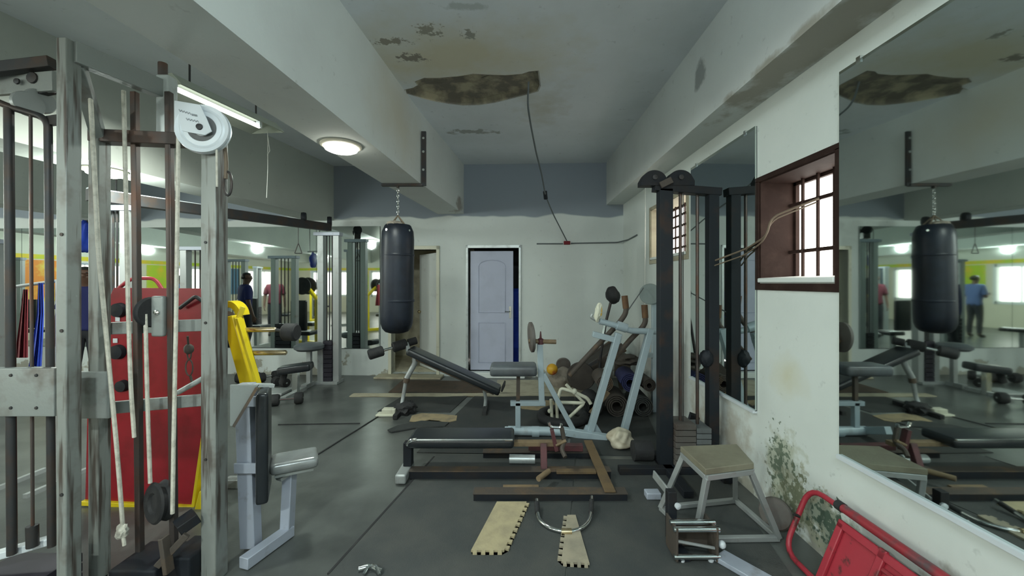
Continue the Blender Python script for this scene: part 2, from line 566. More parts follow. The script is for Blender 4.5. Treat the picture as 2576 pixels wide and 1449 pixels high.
def wallpieces(g, P, u0, u1, z0, z1, holes, th):
    """wall in a frame P(u,z,d) with rectangular openings (ua,ub,za,zb)"""
    us = sorted(set([u0, u1] + [h[0] for h in holes] + [h[1] for h in holes]))
    for a, b in zip(us, us[1:]):
        hs = sorted([(h[2], h[3]) for h in holes if h[0] <= a + 1e-6 and h[1] >= b - 1e-6])
        z = z0
        spans = []
        for ha, hb in hs:
            spans.append((z, ha))
            z = hb
        spans.append((z, z1))
        for za, zb in spans:
            if zb - za > 1e-4:
                ring = lambda zz: [P(a, zz, 0), P(b, zz, 0), P(b, zz, -th), P(a, zz, -th)]
                g.quadstrip([ring(za), ring(zb)])


PR = lambda u, z, d: V((CX - d, u, z))                 # right wall, u = depth
PL = lambda u, z, d: V((X0 + d, u, z))
PB = lambda u, z, d: V((u, Y0 + d, z))
WIN1 = (2.08, 2.735, 1.50, 2.19)
WIN2 = (3.91, 4.95, 1.78, 2.40)
g = G()
wallpieces(g, PR, Y0 - 0.2, Y1 + 0.1, 0, CZ, [WIN1, WIN2], 0.25)
struct(g, 'wall_right', 'wall_right')
# back wall
ud1, ud0 = wu(985), wu(1098)      # open doorway
ue1, ue0 = wu(1178), wu(1305)     # lavender door
DH = 2.05
g = G()
wallpieces(g, wb, -0.25, 15.2, 0, CZ, [(ud0, ud1, 0.03, DH - 0.02), (ue0, ue1, 0.09, DH)], 0.16)
struct(g, 'wall_back', 'wall_back')
LW = [(-5.8, -3.9), (-2.6, -0.7), (0.6, 2.5), (3.8, 5.6)]
g = G()
wallpieces(g, PL, Y0 - 0.2, 7.4, 0, CZ, [(a, b, 0.85, 2.05) for a, b in LW], 0.2)
struct(g, 'wall_left', 'wall_hall')
RW = [(-11.8, -9.8), (-8.6, -6.6), (-5.2, -3.2), (-1.6, 0.6)]
g = G()
wallpieces(g, PB, X0 - 0.2, CX + 0.2, 0, CZ, [(a, b, 0.85, 2.05) for a, b in RW], 0.2)
struct(g, 'wall_rear', 'wall_hall')
# beams
bpl = [(-8.0, -2.05), (1.55, -1.26), (4.4, -1.07), (6.6, -0.82)]
poly = [V((x, y, 2.60)) for y, x in bpl] + [V((x - 0.42, y, 2.60)) for y, x in bpl[::-1]]
struct(G().prism(poly, (0, 0, CZ - 2.60 + 0.03)), 'ceiling_beam', 'beam')
struct(G().box((1.412, Y0, 2.727), (CX + 0.02, Y1 + 0.05, CZ + 0.03)), 'ceiling_beam', 'beam')
for x, zz in ((-2.967, 2.506), (-6.3, 2.506), (-9.6, 2.506)):
    bp = [(6.7, x + 0.04), (-7.2, x - 0.17 * 13.65)]
    poly = [V((xx, y, zz)) for y, xx in bp] + [V((xx - 0.42, y, zz)) for y, xx in bp[::-1]]
    struct(G().prism(poly, (0, 0, CZ - zz + 0.03)), 'ceiling_beam', 'beamgrey')
# rooms behind the two doors
uu0, uu1 = ud0 - 0.3, ud1 + 0.5
g = G()
for a, b, c, d in ((uu0 - 0.1, uu0, -0.17, -1.7), (uu1, uu1 + 0.1, -0.17, -1.7), (uu0, uu1, -1.6, -1.7)):
    g.quadstrip([[wb(a, z, c), wb(b, z, c), wb(b, z, d), wb(a, z, d)] for z in (0, 2.4)])
g.quadstrip([[wb(uu0, z, -0.17), wb(uu1, z, -0.17), wb(uu1, z, -1.7), wb(uu0, z, -1.7)] for z in (2.4, 2.5)])
g.quadstrip([[wb(uu0, z, -0.17), wb(uu1, z, -0.17), wb(uu1, z, -1.7), wb(uu0, z, -1.7)] for z in (-0.02, 0.03)])
struct(g, 'wall_storeroom', 'storeroom')
uu0, uu1 = ue0 - 0.3, ue1 + 0.2
g = G()
for a, b, c, d in ((uu0 - 0.1, uu0, -0.17, -1.5), (uu1, uu1 + 0.1, -0.17, -1.5), (uu0, uu1, -1.4, -1.5)):
    g.quadstrip([[wb(a, z, c), wb(b, z, c), wb(b, z, d), wb(a, z, d)] for z in (0, 2.4)])
g.quadstrip([[wb(uu0, z, -0.17), wb(uu1, z, -0.17), wb(uu1, z, -1.5), wb(uu0, z, -1.5)] for z in (2.4, 2.5)])
struct(g, 'wall_washroom', 'darkroom')


# ---------------------------------------------------------------- windows
def grille_window(idx, w, mat_bar, nv, nh, lining):
    a, b, z0, z1 = w
    root = struct(G().box((CX - 0.012, a - 0.045, z0 - 0.05), (CX + 0.004, b + 0.045, z0 - 0.005))
                  .box((CX - 0.012, a - 0.045, z1 + 0.0), (CX + 0.004, b + 0.045, z1 + 0.035))
                  .box((CX - 0.012, a - 0.045, z0 - 0.01), (CX + 0.004, a, z1 + 0.01))
                  .box((CX - 0.012, b, z0 - 0.01), (CX + 0.004, b + 0.045, z1 + 0.01)), 'window_%d' % idx, lining, bevel=0.003)
    # painted lining of the opening
    g = G()
    g.box((CX + 0.0, a, z0), (CX + 0.25, a + 0.008, z1)).box((CX + 0.0, b - 0.008, z0), (CX + 0.25, b, z1))
    g.box((CX + 0.0, a, z1 - 0.008), (CX + 0.25, b, z1))
    g.fin('reveal', lining, root)
    g = G()
    g.prism([(CX - 0.02, a, z0), (CX - 0.02, a, z0 + 0.03), (CX + 0.25, a, z0 + 0.045), (CX + 0.25, a, z0)], (0, b - a, 0))
    g.fin('sill', 'white', root, bevel=0.006)
    g = G()
    for i in range(1, nv + 1):
        y = a + (b - a) * i / (nv + 1)
        g.bar((CX + 0.2, y, z0), (CX + 0.2, y, z1), 0.014, 0.014)
    for z in nh:
        zz = z0 + (z1 - z0) * z
        g.bar((CX + 0.2, a, zz), (CX + 0.2, b, zz), 0.014, 0.022)
        for i in range(1, nv + 1):
            y = a + (b - a) * i / (nv + 1)
            g.blobm((CX + 0.2, y, zz), (0.018, 0.018, 0.02), 1)
    g.fin('grille', mat_bar, root)
    g = G()
    g.box((CX + 0.225, a, z0), (CX + 0.25, a + 0.03, z1)).box((CX + 0.225, b - 0.03, z0), (CX + 0.25, b, z1))
    g.box((CX + 0.225, a, z0), (CX + 0.25, b, z0 + 0.03)).box((CX + 0.225, a, z1 - 0.03), (CX + 0.25, b, z1))
    g.fin('sash', mat_bar, root)
    return root


grille_window(1, WIN1, 'brownframe', 4, (0.30, 0.76), 'brownframe')
grille_window(2, WIN2, 'brownframe', 7, (0.2, 0.4, 0.6, 0.8), 'tile')


def hall_window(idx, P, a, b):
    z0, z1 = 0.85, 2.05
    g = G()

    def bx(u0, u1, za, zb, d0, d1):
        g.quadstrip([[P(u0, z, d0), P(u1, z, d0), P(u1, z, d1), P(u0, z, d1)] for z in (za, zb)])
    bx(a - 0.05, a + 0.05, z0 - 0.05, z1 + 0.05, 0.02, -0.1)
    bx(b - 0.05, b + 0.05, z0 - 0.05, z1 + 0.05, 0.02, -0.1)
    bx(a, b, z0 - 0.05, z0 + 0.04, 0.02, -0.1)
    bx(a, b, z1 - 0.04, z1 + 0.05, 0.02, -0.1)
    root = struct(g, 'window_%d' % idx, 'white')
    g = G()
    for k in (1, 2):
        u = a + (b - a) * k / 3
        g.quadstrip([[P(u - 0.02, z, 0), P(u + 0.02, z, 0), P(u + 0.02, z, -0.06), P(u - 0.02, z, -0.06)] for z in (z0, z1)])
    g.fin('mullion', 'white', root)


n = 3
for a, b in LW:
    hall_window(n, PL, a, b)
    n += 1
for a, b in RW:
    hall_window(n, PB, a, b)
    n += 1

# ---------------------------------------------------------------- doors
def wbar(g, u0, u1, z0, z1, d0, d1):
    g.quadstrip([[wb(u0, z, d0), wb(u1, z, d0), wb(u1, z, d1), wb(u0, z, d1)] for z in (z0, z1)])
    return g


g = G()
wbar(g, ud0 - 0.05, ud0, 0, DH + 0.04, 0.02, -0.17)
wbar(g, ud1, ud1 + 0.05, 0, DH + 0.04, 0.02, -0.17)
wbar(g, ud0 - 0.05, ud1 + 0.05, DH - 0.02, DH + 0.04, 0.02, -0.17)
d1 = struct(g, 'door_1', 'cream', bevel=0.004)
hp = wb(ud0 + 0.01, 0.04, -0.15)
dr = (WU * 0.64 - WN * 0.77).normalized()
sd = V((-dr.y, dr.x, 0))
g = G()
g.quadstrip([[hp + V((0, 0, z)), hp + dr * 0.66 + V((0, 0, z)), hp + dr * 0.66 + sd * 0.035 + V((0, 0, z)), hp + sd * 0.035 + V((0, 0, z))] for z in (0, 1.95)])
leaf = g.fin('door_leaf', 'white', d1, bevel=0.004)
g = G().blobm(hp + dr * 0.6 + sd * 0.07 + V((0, 0, 0.95)), (0.03, 0.03, 0.03), 2).tube([hp + dr * 0.6 + V((0, 0, 0.95)), hp + dr * 0.6 + sd * 0.07 + V((0, 0, 0.95))], 0.01)
g.fin('knob', 'brass', leaf)

g = G()
wbar(g, ue0 - 0.035, ue0, 0, DH + 0.05, 0.025, -0.17)
wbar(g, ue1, ue1 + 0.035, 0, DH + 0.05, 0.025, -0.17)
wbar(g, ue0 - 0.035, ue1 + 0.035, DH, DH + 0.05, 0.025, -0.17)
d2 = struct(g, 'door_2', 'silver', bevel=0.004)
ul = ue1 - 0.03
ur = wu(1291)
g = G()
wbar(g, ur, ul, 0.10, DH - 0.045, -0.02, -0.055)
leaf = g.fin('door_leaf', 'doorpaint', d2, bevel=0.005)
# raised arched mouldings on the leaf
for za, zb, arch in ((1.02, 1.86, 0.10), (0.22, 0.86, 0.0)):
    um, hw = (ur + ul) / 2, (ul - ur) / 2 - 0.13
    pts = [wb(um - hw, za, -0.019), wb(um + hw, za, -0.019), wb(um + hw, zb - arch, -0.019)]
    for k in range(1, 8):
        t = math.pi * k / 8
        pts.append(wb(um + hw * math.cos(t), zb - arch + arch * math.sin(t), -0.019))
    pts.append(wb(um - hw, zb - arch, -0.019))
    G().tube(pts, 0.008, 6, loop=True).fin('moulding', 'doorpaint', leaf)
g = G()
wbar(g, ur + 0.03, ur + 0.065, 0.93, 1.12, -0.019, -0.012)
hd = g.fin('lock_plate', 'chrome', leaf)
g = G().tube([wb(ur + 0.048, 1.04, -0.015), wb(ur + 0.048, 1.04, 0.03), wb(ur + 0.13, 1.04, 0.03)], 0.008, 8, fil=0.02)
g.fin('handle', 'chrome', leaf)
g = G()
wbar(g, ue0 - 0.1, ue1 + 0.1, 0.0, 0.09, 0.12, -0.17)
struct(g, 'trim_2', 'white', bevel=0.01)
g = G()
wbar(g, ud0 - 0.12, ud1 + 0.2, 0.0, 0.03, 0.24, -0.02)
struct(g, 'trim_3', 'tile', bevel=0.005)
u = wu(1299)
c = wb(u, 0, -0.55)
g = G().lathe([(0.0, 0), (0.24, 0), (0.26, 0.03), (0.26, 0.4), (0.275, 0.42), (0.26, 0.45), (0.26, 0.9), (0.275, 0.92), (0.26, 0.95), (0.26, 1.35), (0.22, 1.4), (0.0, 1.4)], c)
tag(g.fin('plastic_drum', 'blue'), 'tall blue drum seen through the gap beside the lavender door', 'drum')
c = wb(wu(1040), 0.03, -0.9)

# ---------------------------------------------------------------- mirrors
def mirror_right(label, a, b, z0, z1):
    t = thing('wall_mirror', label, 'mirror', (CX, (a + b) / 2, z0))
    G().box((CX - 0.016, a, z0), (CX - 0.006, b, z1)).fin('glass', 'mirror', t)
    G().box((CX - 0.032, a, z0 - 0.016), (CX - 0.0, b, z0 + 0.004)).fin('bottom_channel', 'plate_white', t)
    for y in (a + 0.12, b - 0.12):
        G().box((CX - 0.022, y - 0.012, z1 - 0.02), (CX, y + 0.012, z1 + 0.012)).fin('clip', 'chrome', t)
    G().box((CX - 0.006, a, z0), (CX - 0.0005, b, z1)).fin('backing', 'cordgrey', t)
    return t


mirror_right('large wall mirror near the camera, right of the barred window', 0.15, 2.045, 0.614, 2.583)
mirror_right('tall wall mirror between the black lat tower and the barred window', 2.767, 3.79, 0.605, 2.59)
u = wu(957)
seg = [1.05, 1.55, 1.6, 1.9, 2.0, 2.2]
ordn = ['beside the open doorway', 'behind the corner cable tower', 'behind the yellow arm', 'behind the near cable rack', 'far left, second from the end', 'at the far left end']
for w, l in zip(seg, ordn):
    t = thing('wall_mirror', 'mirror panel on the back wall ' + l, 'mirror', wb(u + w / 2, 0.44), 'mirror panels along the back wall')
    wbar(G(), u + 0.004, u + w - 0.004, 0.44, 2.41, 0.018, 0.006).fin('glass', 'mirror', t)
    wbar(G(), u, u + w, 0.43, 2.41, 0.006, 0.001).fin('backing', 'cordgrey', t)
    u += w


# ---------------------------------------------------------------- lamps
def point(name, loc, power, size, parent, col=(0.90, 1.0, 0.92)):
    l = bpy.data.lights.new(name, 'POINT')
    l.energy = power * LAMP_W
    l.color = col
    l.shadow_soft_size = size
    o = bpy.data.objects.new(name, l)
    COL.objects.link(o)
    o.parent = parent
    o.location = V(loc) - V(parent['_base'])
    return o


def area(name, loc, power, sx, sy, parent, direction=(0, 0, -1), along=(1, 0, 0), col=(0.90, 1.0, 0.92), disk=False):
    l = bpy.data.lights.new(name, 'AREA')
    l.energy = power * LAMP_W
    l.color = col
    l.shape = 'DISK' if disk else 'RECTANGLE'
    l.size = sx
    if not disk:
        l.size_y = sy
    o = bpy.data.objects.new(name, l)
    COL.objects.link(o)
    o.parent = parent
    z = -V(direction).normalized()
    x = (V(along) - z * V(along).dot(z)).normalized()
    y = z.cross(x)
    m = Matrix((x, y, z)).transposed().to_4x4()
    m.translation = V(loc) - V(parent['_base'])
    o.matrix_local = m
    return o


def round_lamp(x, y, z, label, power, group='round lamps on the beams'):
    t = thing('ceiling_lamp', label, 'lamp', (x, y, z), group)
    G().lathe([(0.0, 0), (0.155, 0), (0.155, -0.012), (0.14, -0.02), (0.125, -0.02), (0.0, -0.02)], (x, y, z), n=32).fin('rim', 'lamprim', t)
    G().lathe([(0.0, -0.02), (0.125, -0.02), (0.12, -0.04), (0.095, -0.052), (0.05, -0.058), (0.0, -0.06)], (x, y, z), n=32).fin('diffuser', 'lampglow', t)
    if x > -2:
        area('lamp_light', (x, y, z - 0.061), power, 0.2, 0.2, t, disk=True)
    else:
        point('lamp_light', (x, y, z - 0.11), power, 0.1, t)
    return t


LP = [(-1.40, 3.17, 2.598, 'round glowing lamp under the beam above the punching bag', 20),
      (-1.72, -0.9, 2.598, 'round glowing lamp under the beam behind the camera', 60),
      (-3.68, 3.55, 2.504, 'round glowing lamp under the second beam, left of the near rack', 45),
      (-4.55, -1.9, 2.504, 'round glowing lamp under the second beam, towards the rear windows', 110),
      (-7.2, 2.7, 2.504, 'round glowing lamp under the third beam, mirrored beside the corner tower', 130),
      (-7.95, -1.6, 2.504, 'round glowing lamp under the third beam, towards the rear windows', 170),
      (-10.5, 2.6, 2.504, 'round glowing lamp under the farthest beam, near the left windows', 180)]
for x, y, z, l, pw in LP:
    round_lamp(x, y, z, l, pw)

# plain batten on the ceiling behind the camera, between the two beams
t = thing('batten_lamp', 'bare fluorescent batten on the ceiling behind the camera', 'lamp', (-0.1, -0.9, CZ - 0.09))
G().box((-0.7, -0.94, CZ - 0.05), (0.5, -0.86, CZ)).fin('housing', 'plate_white', t, bevel=0.004)
G().tube([(-0.68, -0.9, CZ - 0.075), (0.48, -0.9, CZ - 0.075)], 0.016, 12).fin('tube', 'tubeglow', t)
for x in (-0.69, 0.49):
    G().box((x - 0.015, -0.92, CZ - 0.1), (x + 0.015, -0.88, CZ - 0.05)).fin('lamp_holder', 'plate_white', t)
for x in (-0.5, -0.1, 0.3):
    point('tube_light', (x, -0.9, CZ - 0.12), 44, 0.06, t, (0.84, 0.97, 0.98))

# fluorescent trough lamp left of the beam
A, B = at(437, 221, 2.55), at(652, 318, 3.18)
dirv = (B - A).normalized()
side = V((dirv.y, -dirv.x, 0)).normalized()     # towards the beam (right)
up = V((0, 0, 1))
t = thing('tube_lamp', 'fluorescent tube lamp in a pale trough beside the long beam', 'lamp', (A + B) / 2)
e0, e1 = A - dirv * 0.05, B + dirv * 0.12
g = G()
prof = [(0.12, -0.015), (0.05, 0.055), (-0.05, 0.055), (-0.20, 0.0), (-0.20, 0.008), (-0.05, 0.065), (0.05, 0.065), (0.128, -0.012)]
g.quadstrip([[e + side * s + up * z for s, z in prof] for e in (e0, e1)])
g.fin('reflector', 'reflector', t)
for e in (e0, e1):
    G().prism([e + side * s + up * z for s, z in ((0.12, -0.014), (0.05, 0.056), (-0.05, 0.056), (-0.20, 0.001))], dirv * 0.004).fin('end_cap', 'reflector', t)
g = G()
g.bar((A + B) / 2 - dirv * 0.3 + up * 0.05, (A + B) / 2 + dirv * 0.3 + up * 0.05, 0.07, 0.03)
g.fin('ballast', 'reflector', t)
G().tube([A, B], 0.016, 12).fin('tube', 'tubeglow', t)
for e in (A, B):
    G().bar(e + up * 0.045, e - up * 0.01, 0.03, 0.03).fin('lamp_holder', 'plate_white', t)
for e in (e0 + dirv * 0.15, e1 - dirv * 0.15):
    G().tube([e + up * 0.06, V((e.x, e.y, CZ))], 0.006, 6).fin('hanger', 'darksteel', t)
l = area('tube_light', (A + B) / 2 - up * 0.03, 20, (B - A).length * 0.96, 0.028, t, (-side.x * 0.8, -side.y * 0.8, -0.6), dirv, (0.95, 1.0, 0.90))
l.data.spread = math.radians(90)
q = e1 - dirv * 0.01 - side * 0.03 - up * 0.012
dd = q - at(680, 330, q.y)
g = G().tube([q + up * 0.02, at(681, 350, q.y) + dd, at(677, 420, q.y) + dd * 0.5, at(674, 495, q.y) + dd * 0.5], 0.0022, 5)
g.tube([q, at(686, 375, q.y) + dd, at(679, 385, q.y) + dd], 0.0018, 5)
tag(g.fin('pull_cord', 'cordwhite'), 'thin white pull cord dangling below the fluorescent lamp', 'cord')

# ---------------------------------------------------------------- cables on walls
g = G().tube([at(1330, 205, 3.72), at(1327, 262, 3.8), at(1336, 320, 4.1), at(1349, 385, 4.5), at(1363, 440, 4.9), at(1372, 492, 5.3), at(1392, 540, 5.75), at(1426, 606, 6.22)], 0.009, 8, fil=0.1)
t = tag(g.fin('ceiling_cable', 'cordgrey'), 'grey cable drooping from the ceiling hole to the back wall', 'cable')
G().tube([at(1371, 482, 5.27), at(1373, 500, 5.33)], 0.028, 10).fin('connector', 'black', t)
g = wbar(G(), wu(1434), wu(1418), 2.10, 2.155, 0.045, 0.0)
tag(g.fin('junction_box', 'darkred', bevel=0.006), 'small reddish junction box where the drooping cable meets the wall', 'junction box')
g = G().tube([wb(wu(1350), 2.115, 0.012), wb(wu(1416), 2.115, 0.012)], 0.010, 8)
g.tube([wb(wu(1436), 2.12, 0.012), wb(0.1, 2.13, 0.012), V((CX - 0.012, 5.95, 2.14)), V((CX - 0.012, 5.5, 2.16))], 0.010, 8, fil=0.05)
tag(g.fin('conduit', 'cordgrey'), 'thin grey conduit along the back wall right of the lavender door', 'conduit')
g = G().tube([V((1.585, 4.9, 2.727)), V((1.58, 4.9, 1.6)), V((1.575, 4.88, 0.42))], 0.006, 6)
tag(g.fin('hanging_cord', 'cordwhite'), 'pale cord hanging straight down from the right beam', 'cord')
g = G().tube([V((CX + 0.19, 2.45, 2.02)), V((CX + 0.0, 2.62, 1.93)), at(1930, 592, 2.6), at(1880, 625, 2.85), at(1800, 655, 3.12)], 0.007, 8, fil=0.08)
g.tube([V((CX + 0.19, 2.47, 2.0)), V((CX + 0.0, 2.62, 1.91)), at(1925, 602, 2.62), at(1878, 640, 2.85), at(1798, 668, 3.12)], 0.005, 8, fil=0.08)
tag(g.fin('twisted_wire', 'cordbrown'), 'brown wires strung from the barred window to the black tower', 'wire')

# ---------------------------------------------------------------- floor coverings
def floor_poly(pts, z0, z1, name, mat, label, cat, **kw):
    return tag(G().prism([V((p[0], p[1], z0)) for p in pts], (0, 0, z1 - z0)).fin(name, mat, **kw), label, cat)


hs = 0.186                      # lay of the mats
def mrect(x, y, w, l):
    ax, ay = V((1, -0.04, 0)), V((hs, 1, 0))
    o = V((x, y, 0))
    return [o, o + ax * w, o + ax * w + ay * l, o + ay * l]


floor_poly(mrect(-1.155, 1.0, 1.2, 2.46), 0, 0.006, 'rubber_mat', 'mat', 'dark rubber mat under the left tan strip in the foreground', 'mat')
floor_poly(mrect(0.055, 0.95, 1.14, 2.43), 0, 0.006, 'rubber_mat', 'mat', 'dark rubber mat under the stool and the chrome bar', 'mat')
floor_poly(mrect(-0.88, 3.5, 1.3, 1.9), 0, 0.007, 'rubber_mat', 'matdark', 'blackish rubber mat under the sloping sit-up bench', 'mat')
floor_poly(mrect(0.45, 3.46, 0.83, 1.95), 0, 0.006, 'rubber_mat', 'matdark', 'blackish rubber mat under the blue-grey exercise frame', 'mat')
floor_poly(mrect(-1.62, 4.62, 0.85, 0.8), 0, 0.006, 'rubber_mat', 'matdark', 'blackish rubber mat left of the sit-up bench foot', 'mat')
floor_poly([(-1.75, 5.42), (-0.35, 5.38), (-0.35, 6.0), (-1.75, 6.1)], 0, 0.008, 'carpet_strip', 'carpet', 'brown carpet strip in front of the two doors', 'carpet')
floor_poly([(-0.30, 5.40), (1.0, 5.40), (1.0, 6.1), (-0.30, 6.1)], 0, 0.008, 'floor_strip', 'tile', 'beige tiled floor patch in front of the wall right of the lavender door', 'floor tiles')
pts = []
for k in range(30):
    x = -2.2 + 3.1 * k / 29
    pts.append((x, 5.36 + 0.02 * noise.noise(V((x * 3, 0, 0)))))
for k in range(29, -1, -1):
    x = -2.2 + 3.1 * k / 29
    pts.append((x, 5.22 + 0.05 * noise.noise(V((x * 2.3, 5, 0)))))
floor_poly(pts, 0, 0.010, 'floor_strip', 'tile', 'cream strip across the floor before the brown carpet', 'floor strip')
# dark joints between the mats
for (a, b), l in (((fl(826, 1446), fl(1092, 1150)), 'dark joint strip along the left edge of the foreground mat'),
                  (((fl(700, 1069)), fl(905, 1066)), 'dark joint strip across the grey floor left of the sit-up bench'),
                  ((fl(795, 1147), fl(962, 1042)), 'dark joint strip running aslant from the silver seat towards the bench foot')):
    tag(G().bar(V((a.x, a.y, 0.004)), V((b.x, b.y, 0.004)), 0.014, 0.0075).fin('joint_strip', 'rubber'), l, 'joint strip')
# worn places where the mat backing shows
pp = [(1030, 1062), (1036, 1048), (1060, 1042), (1110, 1044), (1150, 1048), (1148, 1060), (1120, 1067), (1105, 1060), (1080, 1058), (1055, 1064)]
floor_poly([fl(a, b) for a, b in pp], 0.006, 0.012, 'foam_scrap', 'wornmat', 'torn tan foam scrap before the sloping bench', 'foam scrap')
pp = [(975, 1085), (1000, 1074), (1060, 1062), (1130, 1066), (1120, 1075), (1040, 1080), (985, 1090)]
floor_poly([fl(a, b) for a, b in pp], 0.006, 0.018, 'mat_scrap', 'matdark', 'ragged dark mat scrap nearer than the tan scrap', 'mat scrap')
pp = [(1295, 1012), (1345, 1008), (1392, 1010), (1400, 1030), (1350, 1034), (1312, 1030)]
floor_poly([fl(a, b) for a, b in pp], 0.006, 0.012, 'foam_scrap', 'wornmat', 'tan foam scrap between the padded seat post and the tyre', 'foam scrap')


def toothed(a, b, c, d, teeth_bc, teeth_cd, teeth_da, z0, z1):
    """strip a-b-c-d with jigsaw teeth along some edges"""
    out = []
    def edge(p, q, n):
        if not n:
            return [p]
        dv = (q - p)
        nr = V((dv.y, -dv.x, 0)).normalized()
        if nr.dot((p + q) / 2 - (a + b + c + d) / 4) < 0:
            nr = -nr
        r = []
        w = dv.length / n
        d_ = dv.normalized()
        for k in range(n):
            s = p + d_ * w * k
            r += [s, s + d_ * w * 0.30, s + d_ * w * 0.24 + nr * 0.022, s + d_ * w * 0.76 + nr * 0.022, s + d_ * w * 0.70]
        return r
    out += edge(a, b, 0) + edge(b, c, teeth_bc) + edge(c, d, teeth_cd) + edge(d, a, teeth_da)
    return [V((p.x, p.y, z0)) for p in out]


a, b, c, d = fl(1250, 1268), fl(1325, 1268), fl(1268, 1392), fl(1185, 1392)
tag(G().prism(toothed(a, b, c, d, 9, 4, 0, 0.006, 0.018), (0, 0, 0.012)).fin('foam_strip', 'tan'), 'wide tan foam strip with jigsaw teeth on the dark mat', 'foam strip')
a, b, c, d = fl(1427, 1302), fl(1448, 1302), fl(1483, 1425), fl(1412, 1420)
tag(G().prism(toothed(a, b, c, d, 0, 4, 8, 0.006, 0.018), (0, 0, 0.012)).fin('foam_strip', 'tan2'), 'narrow greyish foam strip with jigsaw teeth under the chrome bar', 'foam strip')

# ---------------------------------------------------------------- punching bag
BX, BY = (1001 - 1300) * 4.42 / 1000, 4.42
zt, zb = H + (711 - 566) * BY / 1000, H + (711 - 838) * BY / 1000
t = thing('punching_bag', 'black leather punching bag hanging from the beam bracket', 'punching bag', (BX, BY, zb))
L = zt - zb
R_ = 0.178
prof = [(0.0, 0), (0.08, 0.004), (0.125, 0.02), (0.155, 0.055), (R_ * 0.97, 0.11), (R_, 0.2), (R_ * 1.0, L * 0.35), (R_ * 0.985, L * 0.5), (R_ * 1.0, L * 0.7), (R_ * 0.99, L - 0.16), (R_ * 0.955, L - 0.075), (R_ * 0.80, L - 0.01), (R_ * 0.74, L), (R_ * 0.60, L - 0.03), (0, L - 0.035)]
body = G().lathe(prof, (BX, BY, zb), n=40)
for v in body.bm.verts:
    h = (v.co.z - zb) / L
    v.co.x += -0.012 * (1 - h)
    a = math.atan2(v.co.y - BY, v.co.x - BX)
    k = 1 + 0.02 * noise.noise(V((math.cos(a) * 1.4, math.sin(a) * 1.4, h * 5)))
    v.co.x = BX + (v.co.x - BX) * k
    v.co.y = BY + (v.co.y - BY) * k
body = body.fin('bag_body', 'bagskin', t)
for h in (0.30, 0.72):
    G().lathe([(R_ * 1.0, L * h - 0.012), (R_ * 1.012, L * h - 0.006), (R_ * 1.012, L * h + 0.006), (R_ * 1.0, L * h + 0.012)], (BX, BY, zb), n=40).fin('seam', 'bagskin', body)
G().blobm((BX - 0.02, BY - 0.03, zt - 0.012), (0.10, 0.10, 0.05), 3, 0.3, 3).fin('stuffing_cloth', 'sack', t)
zk = H + (711 - 542) * BY / 1000
for k in range(4):
    a = math.pi / 4 + k * math.pi / 2 + 0.3
    p = V((BX + R_ * 0.93 * math.cos(a), BY + R_ * 0.93 * math.sin(a), zt - 0.07))
    s_ = G().tube([p, V((BX, BY, zk))], 0.007, 8).fin('strap', 'cordbrown', t)
    G().lathe([(0.0, -0.006), (0.012, -0.006), (0.012, 0.006), (0.0, 0.006)], p, V((math.cos(a), math.sin(a), 0))).fin('rivet', 'chrome', s_)
g = G()
z = zk
k = 0
while z < 2.56:
    pts = [V((BX, BY, z)) + (V((0.011, 0, 0)) if k % 2 else V((0, 0.011, 0))) * math.cos(a) + V((0, 0, 0.02)) * math.sin(a) + V((0, 0, 0.015)) for a in [2 * math.pi * i / 10 for i in range(10)]]
    g.tube(pts, 0.0035, 6, loop=True)
    z += 0.03
    k += 1
g.fin('chain', 'chrome', t)
bk = thing('bag_bracket', 'dark iron bracket bolted to the beam above the punching bag', 'bracket', (BX, BY, 2.57))
fx = -1.07 + 0.012
G().box((fx - 0.002, BY - 0.012, 2.575), (fx + 0.05, BY + 0.012, 3.18)).fin('upright', 'darksteel', bk, bevel=0.002)
G().bar((fx + 0.016, BY, 2.584), (-1.50, BY, 2.584), 0.05, 0.026).fin('crossbar', 'darksteel', bk, bevel=0.002)
for z in (2.75, 2.95, 3.1):
    G().lathe([(0, 0.0), (0.014, 0.0), (0.014, 0.012), (0, 0.012)], (fx + 0.024, BY - 0.011, z), (0, -1, 0), 8).fin('bolt', 'chrome', bk)
G().tube([(BX, BY + 0.02, 2.56), (BX, BY - 0.02, 2.56)], 0.012, 8).fin('hook', 'darksteel', bk)

# ---------------------------------------------------------------- decline bench
Yd = 4.62
t = thing('decline_bench', 'sloping black sit-up bench with foot rollers behind the low bench', 'bench', fl(1100, 1035))
p, q = at(1030, 880, Yd), at(1258, 982, Yd)
d = (q - p).normalized()
n_ = V((-d.z, 0, d.x))
if n_.z < 0:
    n_ = -n_
R3 = Matrix((d, V((0, 1, 0)), n_)).transposed()
G().rbox((p + q) / 2, ((q - p).length, 0.27, 0.075), 0.028, R3).fin('pad', 'vinyl', t)
G().bar(p - n_ * 0.06 + d * 0.05, q - n_ * 0.055 - d * 0.05, 0.05, 0.04).fin('spine', 'rust', t, bevel=0.003)
a, b = at(927, 893, Yd - 0.12), at(1045, 857, Yd + 0.16)
ax = G().tube([a, b], 0.016, 10).fin('roller_bar', 'chrome', t)
for s, e in ((0.0, 0.30), (0.50, 0.80)):
    pa, pb = a.lerp(b, s), a.lerp(b, e)
    G().tube([pa, pa.lerp(pb, 0.06), pa.lerp(pb, 0.94), pb], [0.05, 0.06, 0.06, 0.05], 18).fin('foam_roller', 'rubber', ax)
G().tube([a.lerp(b, 0.84), b + (b - a) * 0.02], 0.045, 16).fin('foam_roller', 'rubber', ax)
G().bar(a.lerp(b, 0.8), p - n_ * 0.05 + d * 0.02, 0.04, 0.05).fin('neck', 'silver', t, bevel=0.003)
k1 = at(1022, 953, Yd)
